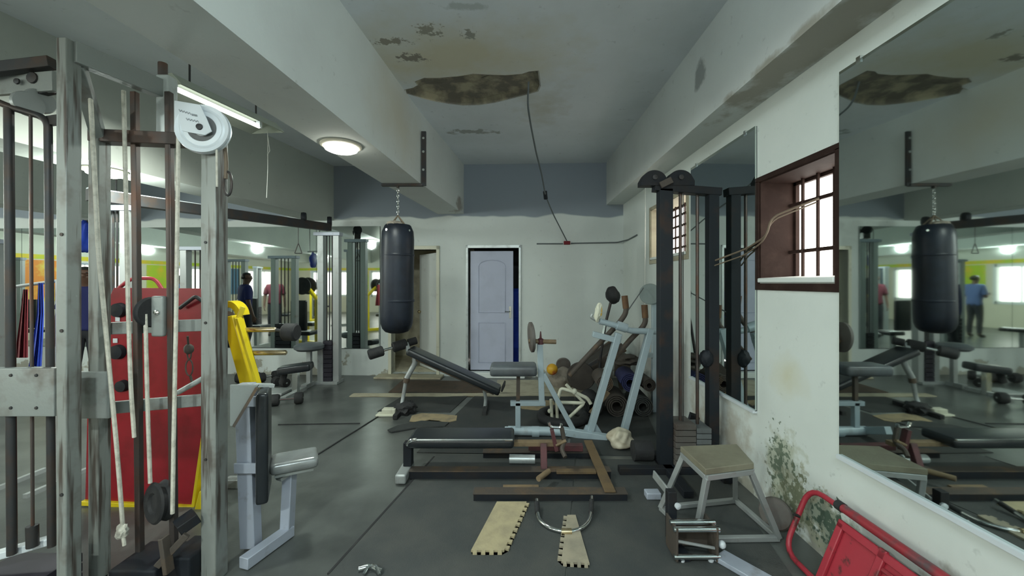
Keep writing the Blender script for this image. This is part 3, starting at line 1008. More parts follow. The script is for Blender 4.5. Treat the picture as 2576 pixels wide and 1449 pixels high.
G().tube([p - n_ * 0.05 + d * 0.08, at(1045, 912, Yd), k1], 0.031, 14, fil=0.05).fin('leg', 'leg', t)
G().tube([k1 + (at(1040, 930, Yd) - k1) * 0.1, at(1021, 962, Yd)], 0.036, 14).fin('collar', 'rust', t)
G().tube([k1, at(1014, 1000, Yd), fl(1008, 1034, 0.03)], 0.022, 12, fil=0.05).fin('leg', 'leg', t)
f0 = fl(1012, 1036)
G().bar(f0 + V((0, -0.28, 0.03)), f0 + V((0.0, 0.28, 0.03)), 0.05, 0.05).fin('foot_bar', 'rubber', t, bevel=0.005)
G().rbox(f0 + V((-0.12, -0.12, 0.012)), (0.26, 0.12, 0.024), 0.008).rbox(f0 + V((-0.11, -0.12, 0.045)), (0.15, 0.09, 0.07), 0.008).fin('foot_plate', 'cream', t)
G().blobm(f0 + V((0.06, -0.06, 0.06)), (0.12, 0.10, 0.075), 3, 0.5, 2.5, 4).fin('rubber_wrap', 'rubber', t)
r0 = fl(1222, 1031)
G().tube([q - n_ * 0.055 - d * 0.18, r0 + V((0.0, 0, 0.13)), r0 + V((-0.01, 0, 0.03))], 0.02, 10, fil=0.03).fin('leg', 'silver', t)
G().bar(r0 + V((0, -0.22, 0.025)), r0 + V((0.0, 0.22, 0.025)), 0.05, 0.05).fin('foot_bar', 'rubber', t, bevel=0.005)
G().rbox(q + d * 0.015 + n_ * 0.06, (0.02, 0.2, 0.09), 0.008, R3).fin('end_stop', 'rubber', t)

# ---------------------------------------------------------------- low bench on its ladder of rails
t = thing('low_bench', 'low black padded bench on rusty floor rails in the middle of the room', 'bench', (0.0, 3.05, 0.0))
G().rbox((-0.43, 3.16, 0.268), (0.82, 0.27, 0.075), 0.03).fin('pad', 'vinyl', t)
g = G()
g.tube([(-0.84, 3.05, 0.255), (-0.81, 3.03, 0.30), (-0.76, 3.025, 0.305)], 0.013, 8, fil=0.02)
g.tube([(-0.76, 3.026, 0.303), (-0.03, 3.026, 0.303)], 0.009, 8)
g.fin('edge_tube', 'chrome', t)
G().bar((-0.845, 3.1, 0.26), (-0.845, 3.1, 0.08), 0.065, 0.065).fin('leg', 'black', t, bevel=0.004)
G().rbox((-0.86, 3.06, 0.045), (0.08, 0.26, 0.07), 0.015).fin('foot', 'leg', t)
G().bar((-0.86, 3.16, 0.225), (0.36, 3.16, 0.225), 0.06, 0.035).fin('spine', 'tanbar', t, bevel=0.003)
for (x0, x1, y, w, h, nm) in ((-0.82, 0.72, 3.06, 0.085, 0.062, 'rust'), (-0.30, 0.76, 2.76, 0.09, 0.052, 'rust'), (-0.29, 0.66, 3.42, 0.085, 0.05, 'rust')):
    rl = G().box((x0, y - w / 2, 0.0065 + h - 0.008), (x1, y + w / 2, 0.0065 + h)).fin('rail', nm, t, bevel=0.002)
    G().box((x0 + 0.004, y - w / 2 + 0.006, 0.0065), (x1 - 0.004, y + w / 2 - 0.006, h - 0.002)).fin('web', 'black', rl)
G().bar((0.64, 2.72, 0.068), (0.645, 3.6, 0.068), 0.075, 0.012).fin('cross_rail', 'ochre', t, bevel=0.002)
G().bar((0.30, 3.02, 0.066), (0.60, 3.02, 0.066), 0.05, 0.02).fin('cross_rail', 'ochre', t, bevel=0.002)
G().bar((0.21, 3.07, 0.06), (0.21, 3.13, 0.235), 0.05, 0.05).fin('post', 'maroon', t, bevel=0.003)
G().bar((0.10, 3.4, 0.10), (0.56, 3.38, 0.10), 0.06, 0.05).fin('roller_rail', 'maroon', t, bevel=0.003)
# pad clamp
g = G().bar(at(1388, 1080, 3.1), at(1400, 1133, 3.1), 0.055, 0.03, (1, 0, 0))
cl = g.fin('clamp_plate', 'maroon', t, bevel=0.003)
G().tube([at(1380, 1062, 3.1), at(1384, 1074, 3.1), at(1410, 1076, 3.1), at(1412, 1066, 3.1)], 0.012, 8, fil=0.02).fin('clamp_bracket', 'chrome', cl)
G().tube([at(1413, 1076, 3.1), at(1420, 1112, 3.1), at(1412, 1130, 3.05), at(1422, 1150, 3.0)], 0.017, 8, fil=0.03).fin('lever', 'rust', t)
G().tube([at(1398, 1120, 3.08), at(1424, 1108, 3.08)], 0.012, 8).fin('pin', 'tanbar', t)

tag(G().tube([(-0.06, 3.28, 0.046), (0.15, 3.27, 0.046)], 0.036, 16).fin('metal_roller', 'silver'), 'short silver roller lying between the rails of the low bench', 'roller')
tag(G().tube([(0.155, 2.86, 0.088), (0.24, 2.98, 0.088)], 0.02, 12).fin('wooden_grip', 'tanbar'), 'short tan grip lying aslant on the floor rails', 'grip')
tag(G().box((-0.10, 2.88, 0.007), (0.16, 2.915, 0.02)).fin('flat_bar', 'tanbar', bevel=0.002), 'flat brown bar on the mat between the front rails', 'bar')
# chrome row bar
z = 0.02
pts = [fl(1350, 1257, 0.055), fl(1352, 1290, 0.03), fl(1357, 1310, z), fl(1385, 1330, z), fl(1425, 1339, z), fl(1462, 1332, z), fl(1482, 1312, z), fl(1487, 1290, 0.03), fl(1489, 1250, 0.06)]
t = thing('row_bar', 'bent chrome pulling bar lying on the mat before the low bench', 'bar', fl(1425, 1330))
G().tube(pts, 0.0125, 12, fil=0.06).fin('bar', 'chrome', t)
for a, b in ((pts[0], pts[1]), (pts[8], pts[7])):
    G().tube([a.lerp(b, 0.25), b], 0.0165, 12).fin('grip', 'rubber', t)
G().tube([fl(1412, 1338, z), fl(1438, 1338, z)], 0.02, 12).fin('swivel', 'brass', t)
g = G().tube([fl(902, 1432, 0.016), fl(930, 1425, 0.016), fl(962, 1436, 0.016)], 0.014, 10, fil=0.02).tube([fl(915, 1445, 0.016), fl(925, 1424, 0.03), fl(945, 1422, 0.03), fl(955, 1446, 0.016)], 0.008, 8, fil=0.02)
tag(g.fin('chrome_stirrup', 'chrome'), 'small chrome handle on the floor at the bottom edge', 'handle')

# ---------------------------------------------------------------- blue-grey exercise frame
Ye = 3.88
t = thing('glider_machine', 'blue-grey exercise frame with slanting legs and brown hand levers', 'exercise machine', fl(1400, 1100))
B_ = 'bluegrey'
G().tube([at(1278, 1083, Ye), at(1425, 1086, Ye)], 0.044, 16).fin('base_tube', B_, t)
G().tube([at(1338, 1086, Ye), at(1356, 1086, Ye)], 0.052, 16).fin('sleeve', B_, t)
G().bar(at(1415, 1084, Ye), at(1528, 1103, Ye - 0.08), 0.07, 0.07).fin('base_bar', B_, t, bevel=0.004)
G().bar(at(1278, 1083, Ye - 0.25), at(1278, 1083, Ye + 0.25), 0.06, 0.07).fin('foot', B_, t, bevel=0.004)
G().bar(at(1303, 1083, Ye), at(1303, 1012, Ye), 0.05).fin('seat_post', B_, t, bevel=0.003)
G().bar(at(1303, 1012, Ye), at(1304, 940, Ye), 0.036).fin('seat_stem', 'rust', t, bevel=0.003)
G().bar(at(1284, 1014, Ye), at(1372, 1014, Ye), 0.05, 0.045).fin('arm', B_, t, bevel=0.003)
G().rbox(at(1292, 928, Ye), (0.45, 0.26, 0.10), 0.035).fin('seat', 'greyvinyl', t)
G().bar(at(1363, 1018, Ye), at(1358, 866, Ye), 0.055).fin('mast', B_, t, bevel=0.003)
G().bar(at(1366, 940, Ye), at(1442, 1080, Ye), 0.048).fin('brace', B_, t, bevel=0.003)
G().lathe([(0, 0), (0.03, 0), (0.03, 0.05), (0.012, 0.06), (0.006, 0.12), (0, 0.13)], at(1360, 866, Ye), n=12).fin('pin', 'maroon', t)
G().tube([at(1330, 858, Ye), at(1399, 860, Ye)], 0.022, 12).fin('peg', 'tanbar', t)
G().lathe([(0.0, -0.02), (0.13, -0.02), (0.147, -0.012), (0.147, 0.012), (0.13, 0.02), (0.0, 0.02)], at(1337, 848, Ye), (1, 0.12, 0.06), 32).fin('weight_plate', 'lead', t)
for a, b, yy in (((1556, 838), (1484, 1085), 0.0), ((1636, 828), (1568, 1090), 0.02)):
    G().bar(at(a[0], a[1], Ye + yy), at(b[0], b[1], Ye - yy), 0.075, 0.06, (1, 0, 0)).fin('leg', B_, t, bevel=0.004)
G().prism([at(1466, 1090, Ye), at(1515, 1090, Ye), at(1500, 1065, Ye), at(1474, 1072, Ye)], (0, 0.03, 0)).fin('gusset', B_, t)
G().bar(at(1491, 840, Ye), at(1560, 858, Ye), 0.06, 0.055).fin('crossbar', B_, t, bevel=0.004)
G().tube([at(1508, 808, Ye), at(1555, 820, Ye), at(1585, 832, Ye), at(1655, 834, Ye + 0.02)], 0.03, 12, fil=0.05).fin('upper_tube', B_, t)
G().tube([at(1552, 818, Ye), at(1576, 826, Ye)], 0.045, 14).fin('joint', B_, t)
G().bar(at(1515, 845, Ye), at(1522, 810, Ye), 0.02).fin('link', 'chrome', t)
for pts in ([(1432, 945), (1500, 872), (1558, 812), (1576, 786), (1571, 745)], [(1543, 905), (1585, 855), (1616, 824), (1624, 810), (1621, 768)]):
    ps = [at(a, b, Ye + 0.12) for a, b in pts]
    lv = G().tube(ps, 0.026, 12, fil=0.05).fin('hand_lever', 'rust', t)
    G().tube([ps[-1] + V((0, 0, 0.004)), ps[-1].lerp(ps[-2], 0.75)], 0.031, 12).fin('grip', 'grip', lv)
g = G().blobm(at(1505, 785, Ye - 0.02), (0.035, 0.03, 0.09), 3, 0.35, 3, 2, Matrix.Rotation(0.2, 3, 'Y'))
wr = g.fin('wrapped_knob', 'cream', t)
G().blobm(at(1512, 783, Ye - 0.03), (0.012, 0.012, 0.05), 2).fin('orange_tape', 'poster2', wr)
G().tube([at(1505, 808, Ye), at(1486, 798, Ye), at(1490, 790, Ye)], 0.015, 8, fil=0.02).fin('hook', 'leg', t)

# pulley post on the right wall, seen behind the black column
t = thing('pulley_post', 'pale grey wall post with a round pulley left of the black column', 'exercise machine', (1.60, 4.62, 0))
G().bar((1.60, 4.62, 0), (1.60, 4.62, 1.45), 0.06, 0.06).fin('post', 'bluegrey', t, bevel=0.003)
G().lathe([(0, -0.02), (0.115, -0.025), (0.12, -0.01), (0.105, 0), (0.12, 0.01), (0.115, 0.025), (0, 0.02)], (1.53, 4.56, 1.37), (0.35, 1, 0), 28).fin('pulley', 'pulleygrey', t)
G().tube([(1.44, 4.52, 1.44), at(1556, 816, 3.95)], 0.006, 6).fin('cable', 'cordgrey', t)
G().bar((1.60, 4.62, 0.66), (1.50, 4.60, 0.66), 0.05, 0.05).fin('stub', 'bluegrey', t)

# ---------------------------------------------------------------- junk in the far right corner
t = thing('exercise_bike', 'broken exercise bike with a black saddle deep in the junk pile', 'exercise bike', (1.05, 4.75, 0))
sp = at(1541, 742, 5.02)
G().blobm(sp, (0.085, 0.11, 0.115), 3, 0.18, 1.6, 3, Matrix.Rotation(-0.35, 3, 'Y')).fin('saddle', 'rubber', t)
G().tube([sp - V((0.02, 0, 0.08)), at(1523, 815, 5.02), at(1510, 900, 5.02), (1.03, 5.02, 0.06)], 0.018, 10, fil=0.05).fin('seat_post', 'darksteel', t)
G().bar((1.03, 4.9, 0.03), (1.03, 5.15, 0.03), 0.06, 0.06).fin('foot', 'darksteel', t)
G().bar(at(1505, 905, 5.02), at(1452, 938, 5.04), 0.04).fin('frame', 'darksteel', t)
G().lathe([(0, -0.03), (0.17, -0.03), (0.18, 0), (0.17, 0.03), (0, 0.03)], at(1462, 946, 5.04), (0.2, 1, 0), 30).fin('flywheel', 'junk', t)

t = thing('treadmill', 'old dark treadmill deck tipped up in the right corner', 'treadmill', (0.9, 5.25, 0))
p, q = at(1440, 950, 5.55), at(1556, 868, 5.65)
d = (q - p).normalized()
sdv = V((0, 1, 0))
nn = d.cross(sdv).normalized()
R3 = Matrix((d, sdv, nn)).transposed()
G().rbox((p + q) / 2, ((q - p).length, 0.42, 0.09), 0.02, R3).fin('deck', 'junk', t)
for s in (-0.23, 0.23):
    G().rbox((p + q) / 2 + sdv * s, ((q - p).length + 0.04, 0.05, 0.13), 0.015, R3).fin('side_rail', 'rust', t)
G().rbox(at(1466, 950, 5.52), (0.14, 0.40, 0.18), 0.03).fin('motor_housing', 'junk', t)
G().bar(at(1545, 882, 5.62), V((at(1545, 882, 5.62).x + 0.1, 5.62, 0.0)), 0.05).fin('prop', 'rust', t)


def roll(px, py, Y, r, ln, mat, label, ang=0.1):
    c = at(px, py, Y)
    d = V((math.sin(ang), math.cos(ang), 0))
    g = G()
    prof = []
    turns, n_ = 3.5, 70
    ring_o, ring_i = [], []
    pts = []
    for k in range(n_ + 1):
        a = 2 * math.pi * turns * k / n_
        rr = r * (0.42 + 0.58 * k / n_)
        pts.append((rr * math.cos(a), rr * math.sin(a)))
    th = r * 0.11
    s = V((d.y, -d.x, 0))
    def P(x, z, e):
        return c + s * x + V((0, 0, z)) + d * e
    inner = []
    for x, z in pts:
        l = math.hypot(x, z)
        inner.append((x * (l - th) / l, z * (l - th) / l))
    for e0, e1 in ((0, ln),):
        rings = []
        for (xo, zo), (xi, zi) in zip(pts, inner):
            rings.append([P(xo, zo, e0), P(xo, zo, e1), P(xi, zi, e1), P(xi, zi, e0)])
        g.quadstrip(rings)
    return tag(g.fin('rolled_mat', mat), label, 'rolled mat', 'rolled mats in the junk pile')


roll(1552, 1022, 4.42, 0.135, 0.4, 'junk', 'rolled brown mat with a wide dark mouth between the slanting legs')
roll(1492, 1026, 4.42, 0.11, 0.4, 'rubber', 'rolled black mat behind the left slanting leg', 0.06)
roll(1618, 1024, 4.42, 0.12, 0.4, 'matdark', 'rolled dark mat low beside the black column', 0.05)
roll(1586, 964, 4.46, 0.115, 0.4, 'navy', 'rolled navy mat lying on top of the other rolls', 0.1)
roll(1522, 966, 4.46, 0.10, 0.4, 'rust', 'rolled rusty-brown mat on the pile left of the navy one', 0.06)
roll(1634, 970, 4.46, 0.08, 0.4, 'junk', 'thin rolled brown mat at the top right of the pile', 0.0)
g = G().blobm(at(1568, 903, 4.72), (0.18, 0.20, 0.06), 4, 0.5, 2.2, 9)
tag(g.fin('old_tarpaulin', 'junk', ang=60), 'crumpled brown tarpaulin heaped over the rolled mats', 'tarpaulin')
c = at(1567, 917, 5.2)
g = G().prism([c + V((x, y, z)) for x, y, z in ((-0.11, 0.02, -0.16), (0.10, 0.0, -0.13), (0.11, 0.04, 0.02), (0.04, 0.06, 0.12), (-0.06, 0.07, 0.15), (-0.10, 0.05, 0.03))], (0.01, 0.03, 0.005))
tag(g.fin('broken_board', 'rust', bevel=0.004), 'jagged dark board sticking up from the junk pile', 'board')
g = G().bar(at(1486, 1040, 4.38), at(1530, 985, 4.385), 0.02, 0.05)
tag(g.fin('wooden_stick', 'tanbar'), 'thin tan stick leaning on the junk pile', 'stick')
c = at(1417, 917, 5.9)
g = G().lathe([(0.02, -0.015), (0.10, -0.015), (0.108, -0.008), (0.108, 0.008), (0.10, 0.015), (0.02, 0.015)], c, (0.1, 1, 0.25), 28)
tag(g.fin('weight_plate', 'lead'), 'round dark weight plate above the sack by the back wall', 'weight plate')
g = G().blobm(at(1415, 952, 5.8) + V((0, 0, -0.02)), (0.20, 0.17, 0.17), 4, 0.25, 1.8, 5)
sk = tag(g.fin('cloth_sack', 'sack', ang=60), 'lumpy grey sack slumped against the back wall', 'sack')
g = G().blobm(at(1389, 929, 5.62), (0.08, 0.08, 0.08), 3)
tag(g.fin('ball', 'ball'), 'yellow and red ball resting on the grey sack', 'ball')

# tyre and cream bike frame
c = fl(1415, 1046, 0.055)
g = G()
g.tube([c + V((0.235 * math.cos(a), 0.235 * math.sin(a), 0)) for a in [2 * math.pi * k / 36 for k in range(36)]], 0.048, 12, loop=True)
t = tag(g.fin('tyre', 'rubber'), 'black tyre lying flat under the cream bike frame', 'tyre')
Yf = 4.2
t = thing('bike_frame', 'small cream bicycle frame lying on the black tyre', 'bike frame', fl(1430, 1052))
for nm, pts, r in (('top_tube', [(1402, 1008), (1411, 977), (1444, 986), (1478, 1002), (1486, 1016)], 0.019), ('down_tube', [(1400, 1012), (1470, 1014), (1432, 1050)], 0.018), ('seat_stay', [(1470, 1014), (1448, 992), (1424, 967)], 0.016), ('fork', [(1386, 1004), (1389, 1058)], 0.017), ('fork', [(1400, 1010), (1402, 1056)], 0.017), ('axle', [(1372, 1052), (1414, 1057)], 0.015)):
    G().tube([at(a, b, Yf) for a, b in pts], r, 10, fil=0.03).fin(nm, 'cream', t)
G().blobm(at(1445, 985, Yf), (0.03, 0.03, 0.035), 2).fin('joint', 'cream', t)
G().blobm(at(1383, 1034, Yf), (0.025, 0.025, 0.025), 2).fin('hub', 'cream', t)

g = G().blobm(at(1560, 1104, 3.62), (0.11, 0.10, 0.09), 4, 0.35, 1.7, 7)
bg = tag(g.fin('plastic_bag', 'bag', ang=50), 'crumpled beige plastic bag on the floor before the slanting legs', 'bag')
g = G().tube([fl(1592, 1133, 0.088), fl(1638, 1133, 0.088)], 0.082, 20)
tag(g.fin('foam_roller', 'rubber'), 'fat black foam roller on the floor left of the black column', 'roller')

# ---------------------------------------------------------------- black lat tower
Yt = 3.2
xa, xb = (1672 - 1300) * Yt / 1000, 1.572
t = thing('lat_tower', 'black steel lat tower with two round pulley covers by the small mirror', 'cable machine', ((xa + xb) / 2, Yt, 0))
G().bar((xa, Yt, 0.05), (xa, Yt, 2.25), 0.105, 0.09).fin('column', 'blackrust', t, bevel=0.004)
G().bar((xb, Yt, 0.05), (xb, Yt, 2.23), 0.08, 0.08).fin('column', 'blackrust', t, bevel=0.004)
G().bar((xa - 0.09, Yt, 2.265), (xb + 0.06, Yt, 2.225), 0.09, 0.06).fin('top_beam', 'black', t, bevel=0.003)


def cover(px, r):
    c = at(px, 466, Yt - 0.05)
    pts = [c + V((-r * 1.05, 0, 0)), c + V((r * 1.05, 0, 0)), c + V((r * 1.05, 0, r * 0.35))]
    for k in range(0, 13):
        a = math.pi * (0.12 + 0.76 * k / 12)
        pts.append(c + V((r * 0.92 * math.cos(a), 0, r * 0.62 + r * 0.75 * math.sin(a) - r * 0.2)))
    pts.append(c + V((-r * 1.05, 0, r * 0.35)))
    return G().prism(pts, (0, 0.09, 0)), c


for px, r in ((1647, 0.103), (1713, 0.105)):
    g, c = cover(px, r)
    cv = g.fin('pulley_cover', 'black', t, bevel=0.003)
    G().lathe([(0, 0), (0.02, 0), (0.02, 0.012), (0, 0.015)], c + V((0, -0.001, r * 0.6)), (0, -1, 0), 10).fin('bolt', 'darksteel', cv)
G().bar(at(1662, 466, Yt - 0.07), at(1690, 452, Yt - 0.07), 0.02, 0.05).fin('bracket', 'rust', t, bevel=0.002)
for px in (1714, 1757):
    x = (px - 1300) * Yt / 1000
    G().tube([(x, Yt + 0.02, 0.06), (x, Yt + 0.02, 2.22)], 0.013, 10).fin('guide_rod', 'rod', t)
for x0, x1, z1, mt in ((1.245, 1.405, 0.39, 'lead'), (1.41, 1.525, 0.36, 'lead2')):
    g = G()
    k = 7
    for i in range(k):
        za = 0.055 + (z1 - 0.055) * i / k
        g.box((x0, Yt - 0.09, za + 0.003), (x1, Yt + 0.12, 0.055 + (z1 - 0.055) * (i + 1) / k - 0.003))
    g.box((x0 + 0.02, Yt - 0.07, 0.06), (x1 - 0.02, Yt + 0.1, z1 - 0.01))
    g.fin('weight_stack', mt, t, bevel=0.002)
G().bar((0.80, Yt - 0.08, 0.032), (1.62, Yt - 0.08, 0.032), 0.07, 0.05).fin('base_beam', 'black', t, bevel=0.003)
G().bar((xa, 2.75, 0.032), (xa, 3.42, 0.032), 0.07, 0.05).fin('base_beam', 'black', t, bevel=0.003)
G().bar((xb, 2.95, 0.032), (xb, 3.5, 0.032), 0.07, 0.05).fin('base_beam', 'black', t, bevel=0.003)
G().tube([(xa + 0.14, Yt - 0.02, 0.39), (xa + 0.14, Yt - 0.02, 2.23)], 0.004, 6).fin('cable', 'darksteel', t)
G().blobm((xb - 0.06, Yt - 0.03, H + (711 - 900) * Yt / 1000), (0.05, 0.05, 0.07), 3, 0.2).fin('counterweight', 'black', t)
g = G().prism([(1.44, 3.5, 0.0), (1.60, 3.5, 0.0), (1.62, 3.52, 0.30), (1.54, 3.51, 0.33)], (0.0, 0.03, 0.02))
tag(g.fin('black_board', 'black'), 'dark triangular board on the floor behind the lat tower', 'board')

# ---------------------------------------------------------------- stool
t = thing('step_stool', 'steel-legged stool with a worn square board top by the right wall', 'stool', (1.25, 2.45, 0))
cs = [V((1.355, 2.27, 0)), V((1.043, 2.196, 0)), V((1.03, 2.506, 0)), V((1.405, 2.54, 0))]
g = G().prism([c + V((0, 0, 0.435)) for c in cs], (0, 0, 0.035))
g.fin('seat', 'wood', t, bevel=0.004)
g = G()
ctr = sum(cs, V()) / 4
for i in range(4):
    a, b = cs[i], cs[(i + 1) % 4]
    g.bar(a.lerp(ctr, 0.05) + V((0, 0, 0.42)), b.lerp(ctr, 0.05) + V((0, 0, 0.42)), 0.025, 0.03)
g.fin('seat_frame', 'leg', t, bevel=0.002)
ft = [V((1.515, 2.30, 0.022)), V((1.03, 2.29, 0.022)), V((0.945, 2.61, 0.022)), V((1.485, 2.70, 0.022))]
for c, f in zip(cs, ft):
    G().bar(c.lerp(ctr, 0.09) + V((0, 0, 0.415)), f, 0.03, 0.03).fin('leg', 'leg', t, bevel=0.003)
for i, j in ((0, 3), (3, 2), (2, 1), (1, 0)):
    G().bar(ft[i], ft[j], 0.03, 0.028).fin('floor_bar', 'leg', t, bevel=0.003)

# roller attachment in front of the stool
t = thing('roller_attachment', 'chrome roller block with a lever standing before the stool', 'roller block', (0.95, 2.15, 0))
Yr = 2.16
x0, x1 = 0.855, 1.07
for x in (x0, x1):
    G().rbox((x, Yr + 0.03, 0.10), (0.012, 0.15, 0.18), 0.004).fin('side_plate', 'rust', t)
G().box((x0, Yr + 0.06, 0.03), (x1, Yr + 0.10, 0.16)).fin('back_plate', 'rust', t, bevel=0.003)
for y, z in ((-0.03, 0.178), (0.02, 0.186), (-0.035, 0.035)):
    G().tube([(x0 - 0.015, Yr + y, z), (x1 + 0.015, Yr + y, z)], 0.014, 14).fin('roller', 'chrome', t)
G().tube([(x0, Yr - 0.02, 0.11), (x1, Yr - 0.02, 0.07)], 0.008, 8).fin('rod', 'leg', t)
for x in (x0 + 0.03, x1 - 0.03):
    G().lathe([(0, 0), (0.014, 0), (0.016, 0.01), (0.0, 0.014)], (x, Yr - 0.03, 0.0075), n=10).fin('foot', 'plate_white', t)
G().blobm((x1 + 0.035, Yr - 0.02, 0.09), (0.02, 0.02, 0.022), 2).fin('knob', 'plate_white', t)
G().bar((0.885, 2.28, 0.03), (0.885, 2.28, 0.31), 0.05, 0.05).fin('post', 'black', t, bevel=0.004)
G().lathe([(0, 0), (0.016, 0), (0.018, 0.015), (0, 0.02)], (0.905, 2.25, 0.24), (0.3, -1, 0), 10).fin('knob', 'plate_white', t)
G().bar(at(1644, 1192, 2.55), at(1700, 1262, 2.30), 0.012, 0.05).fin('lever', 'leg', t, bevel=0.003)
G().bar((0.885, 2.28, 0.025), (0.90, 2.12, 0.025), 0.06, 0.03).fin('base', 'black', t)
g = G().bar(V((1.10, 2.16, 0.02)), V((1.26, 1.93, 0.02)), 0.10, 0.025).bar(V((0.80, 1.95, 0.018)), V((1.26, 1.93, 0.018)), 0.06, 0.022)
tag(g.fin('floor_beam', 'lavender', bevel=0.003), 'flat lavender-grey beam lying on the mat right of the roller block', 'beam')
c = fl(1644, 1258)
tag(G().rbox(c + V((0, 0.02, 0.03)), (0.10, 0.07, 0.045), 0.008).fin('grey_block', 'lavender'), 'small grey block on the floor left of the stool legs', 'block')
c = V((1.575, 2.42, 0.095))
g = G().lathe([(0.02, -0.014), (0.085, -0.014), (0.092, -0.007), (0.092, 0.007), (0.085, 0.014), (0.02, 0.014)], c, (-0.75, -0.62, 0.25), 30)
tag(g.fin('weight_plate', 'lead'), 'small rusty weight plate leaning on the mouldy right wall', 'weight plate')

# ---------------------------------------------------------------- red folded metal frame on the right
t = thing('folding_trolley', 'red folded metal trolley leaning against the right wall', 'trolley', (1.55, 1.6, 0))
# its plane leans on the wall: s along -Y (to the camera), h up the lean
def rp(y, h, out=0.0):
    f = h / 0.38
    return V((1.475 + 0.155 * f - out * 0.92, y, 0.012 + h - out * -0.38))


loop = [rp(1.2, 0.36), rp(2.20, 0.36), rp(2.20, 0.012), rp(1.2, 0.012)]
G().tube(loop, 0.014, 12, fil=0.10).fin('tube_frame', 'redworn', t)
# sheet panels with a raised rim
def sheet(y0, y1, h0, h1, nm, mat, th=0.012):
    g = G().quadstrip([[rp(y, h0, 0.016), rp(y, h1, 0.016), rp(y, h1, 0.016 + th), rp(y, h0, 0.016 + th)] for y in (y0, y1)])
    return g.fin(nm, mat, t, bevel=0.003)


s1 = sheet(1.00, 1.93, 0.01, 0.315, 'panel', 'redworn')
for y0, y1, h0, h1 in ((1.90, 1.935, 0.01, 0.315), (1.685, 1.72, 0.01, 0.33), (1.00, 1.935, 0.29, 0.325)):
    G().quadstrip([[rp(y, h0, 0.028), rp(y, h1, 0.028), rp(y, h1, 0.045), rp(y, h0, 0.045)] for y in (y0, y1)]).fin('rib', 'redworn', s1, bevel=0.004)
G().quadstrip([[rp(y, 0.01, 0.028), rp(y, 0.24, 0.028), rp(y, 0.24, 0.034), rp(y, 0.01, 0.034)] for y in (1.00, 1.64)]).fin('inner_panel', 'redworn', s1, bevel=0.004)
G().tube([rp(1.0, 0.262, 0.046), rp(1.67, 0.262, 0.046)], 0.010, 8).fin('slide_rod', 'redrust', t)
hr = G().tube([rp(1.0, 0.372, 0.03), rp(1.955, 0.372, 0.03)], 0.021, 14).fin('top_rail', 'redrust', t)
G().tube([rp(1.945, 0.372, 0.03), rp(1.98, 0.372, 0.03)], 0.024, 14).fin('end_cap', 'rubber', hr)
G().tube([rp(2.19, 0.2, 0.0), rp(2.19, 0.2, 0.03)], 0.009, 8).fin('stud', 'darksteel', t)

# ---------------------------------------------------------------- near cable rack (left foreground)
t = thing('cable_rack', 'grey steel cable rack with white ropes in the left foreground', 'cable machine', (-1.7, 1.85, 0))
def post(px, Y, z1, w, mat='grey', name='post', z0=0.0, dpt=None):
    x = (px - 1300) * Y / 1000
    G().box((x - w / 2, Y - (dpt or w) / 2, z0), (x + w / 2, Y + (dpt or w) / 2, z1)).fin(name, mat, t, bevel=0.004)
    return V((x, Y, 0))


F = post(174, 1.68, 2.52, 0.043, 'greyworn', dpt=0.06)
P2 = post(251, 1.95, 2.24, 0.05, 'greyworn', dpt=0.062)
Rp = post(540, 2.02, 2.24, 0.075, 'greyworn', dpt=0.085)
G().bar((F.x + 0.012, F.y, 2.475), (at(415, 230, 2.02).x, 2.02, 2.475), 0.05, 0.09).fin('top_beam', 'grey', t, bevel=0.004)
bx = at(420, 230, 2.02).x
G().rbox((bx, 2.02, H + (711 - 268) * 2.02 / 1000), (0.065, 0.06, 0.30), 0.01).fin('pulley_bracket', 'silver', t)
G().tube([(bx - 0.03, 2.03, 2.53), (bx - 0.03, 2.03, 2.62)], 0.02, 10).fin('ceiling_stay', 'rod', t)
G().bar((P2.x - 0.03, P2.y, 2.215), (Rp.x, Rp.y, 2.215), 0.07, 0.06).fin('top_rail', 'rod', t, bevel=0.003)
G().bar((F.x, F.y + 0.03, 2.44), (P2.x, P2.y, 2.2), 0.05, 0.05).fin('stay', 'grey', t, bevel=0.003)
# white pulley wheel and its plate
c = at(512, 326, 1.95)
ax = V((0.18, -1, 0.05)).normalized()
wh = G().lathe([(0.0, -0.012), (0.10, -0.012), (0.118, -0.016), (0.120, -0.006), (0.106, 0.0), (0.120, 0.006), (0.118, 0.016), (0.10, 0.012), (0.092, 0.016), (0.085, 0.012), (0.066, 0.016), (0.055, 0.010), (0.03, 0.018), (0.0, 0.018)], c, ax, 40).fin('pulley_wheel', 'plate_white', t)
G().lathe([(0.058, 0), (0.064, 0), (0.064, 0.002), (0.058, 0.002)], c + ax * 0.0135, ax, 36).fin('groove_ring', 'lead2', wh)
G().lathe([(0.0, 0), (0.016, 0), (0.014, 0.008), (0.0, 0.01)], c + ax * 0.03, ax, 14).fin('axle_bolt', 'darksteel', wh)
pa = [at(438, 252, 1.92), at(503, 263, 1.92), at(520, 300, 1.92), at(532, 330, 1.92), at(515, 340, 1.92), at(470, 332, 1.92), at(438, 325, 1.92)]
pl = G().prism(pa, (0, 0.006, 0)).fin('pulley_plate', 'plate_white', t, bevel=0.002)
g = G()
random.seed(3)
for (xa_, ya_), (xb_, yb_) in (((450, 277), (480, 286)), ((482, 288), (496, 291)), ((468, 299), (500, 306))):
    n_ = 9
    prev = None
    for k in range(n_ + 1):
        q = at(xa_ + (xb_ - xa_) * k / n_, ya_ + (yb_ - ya_) * k / n_ + (2.2 if k % 2 else -2.2), 1.9185)
        if prev is not None:
            g.bar(prev, q, 0.002, 0.003)
        prev = q
g.fin('faded_lettering', 'ink', pl)
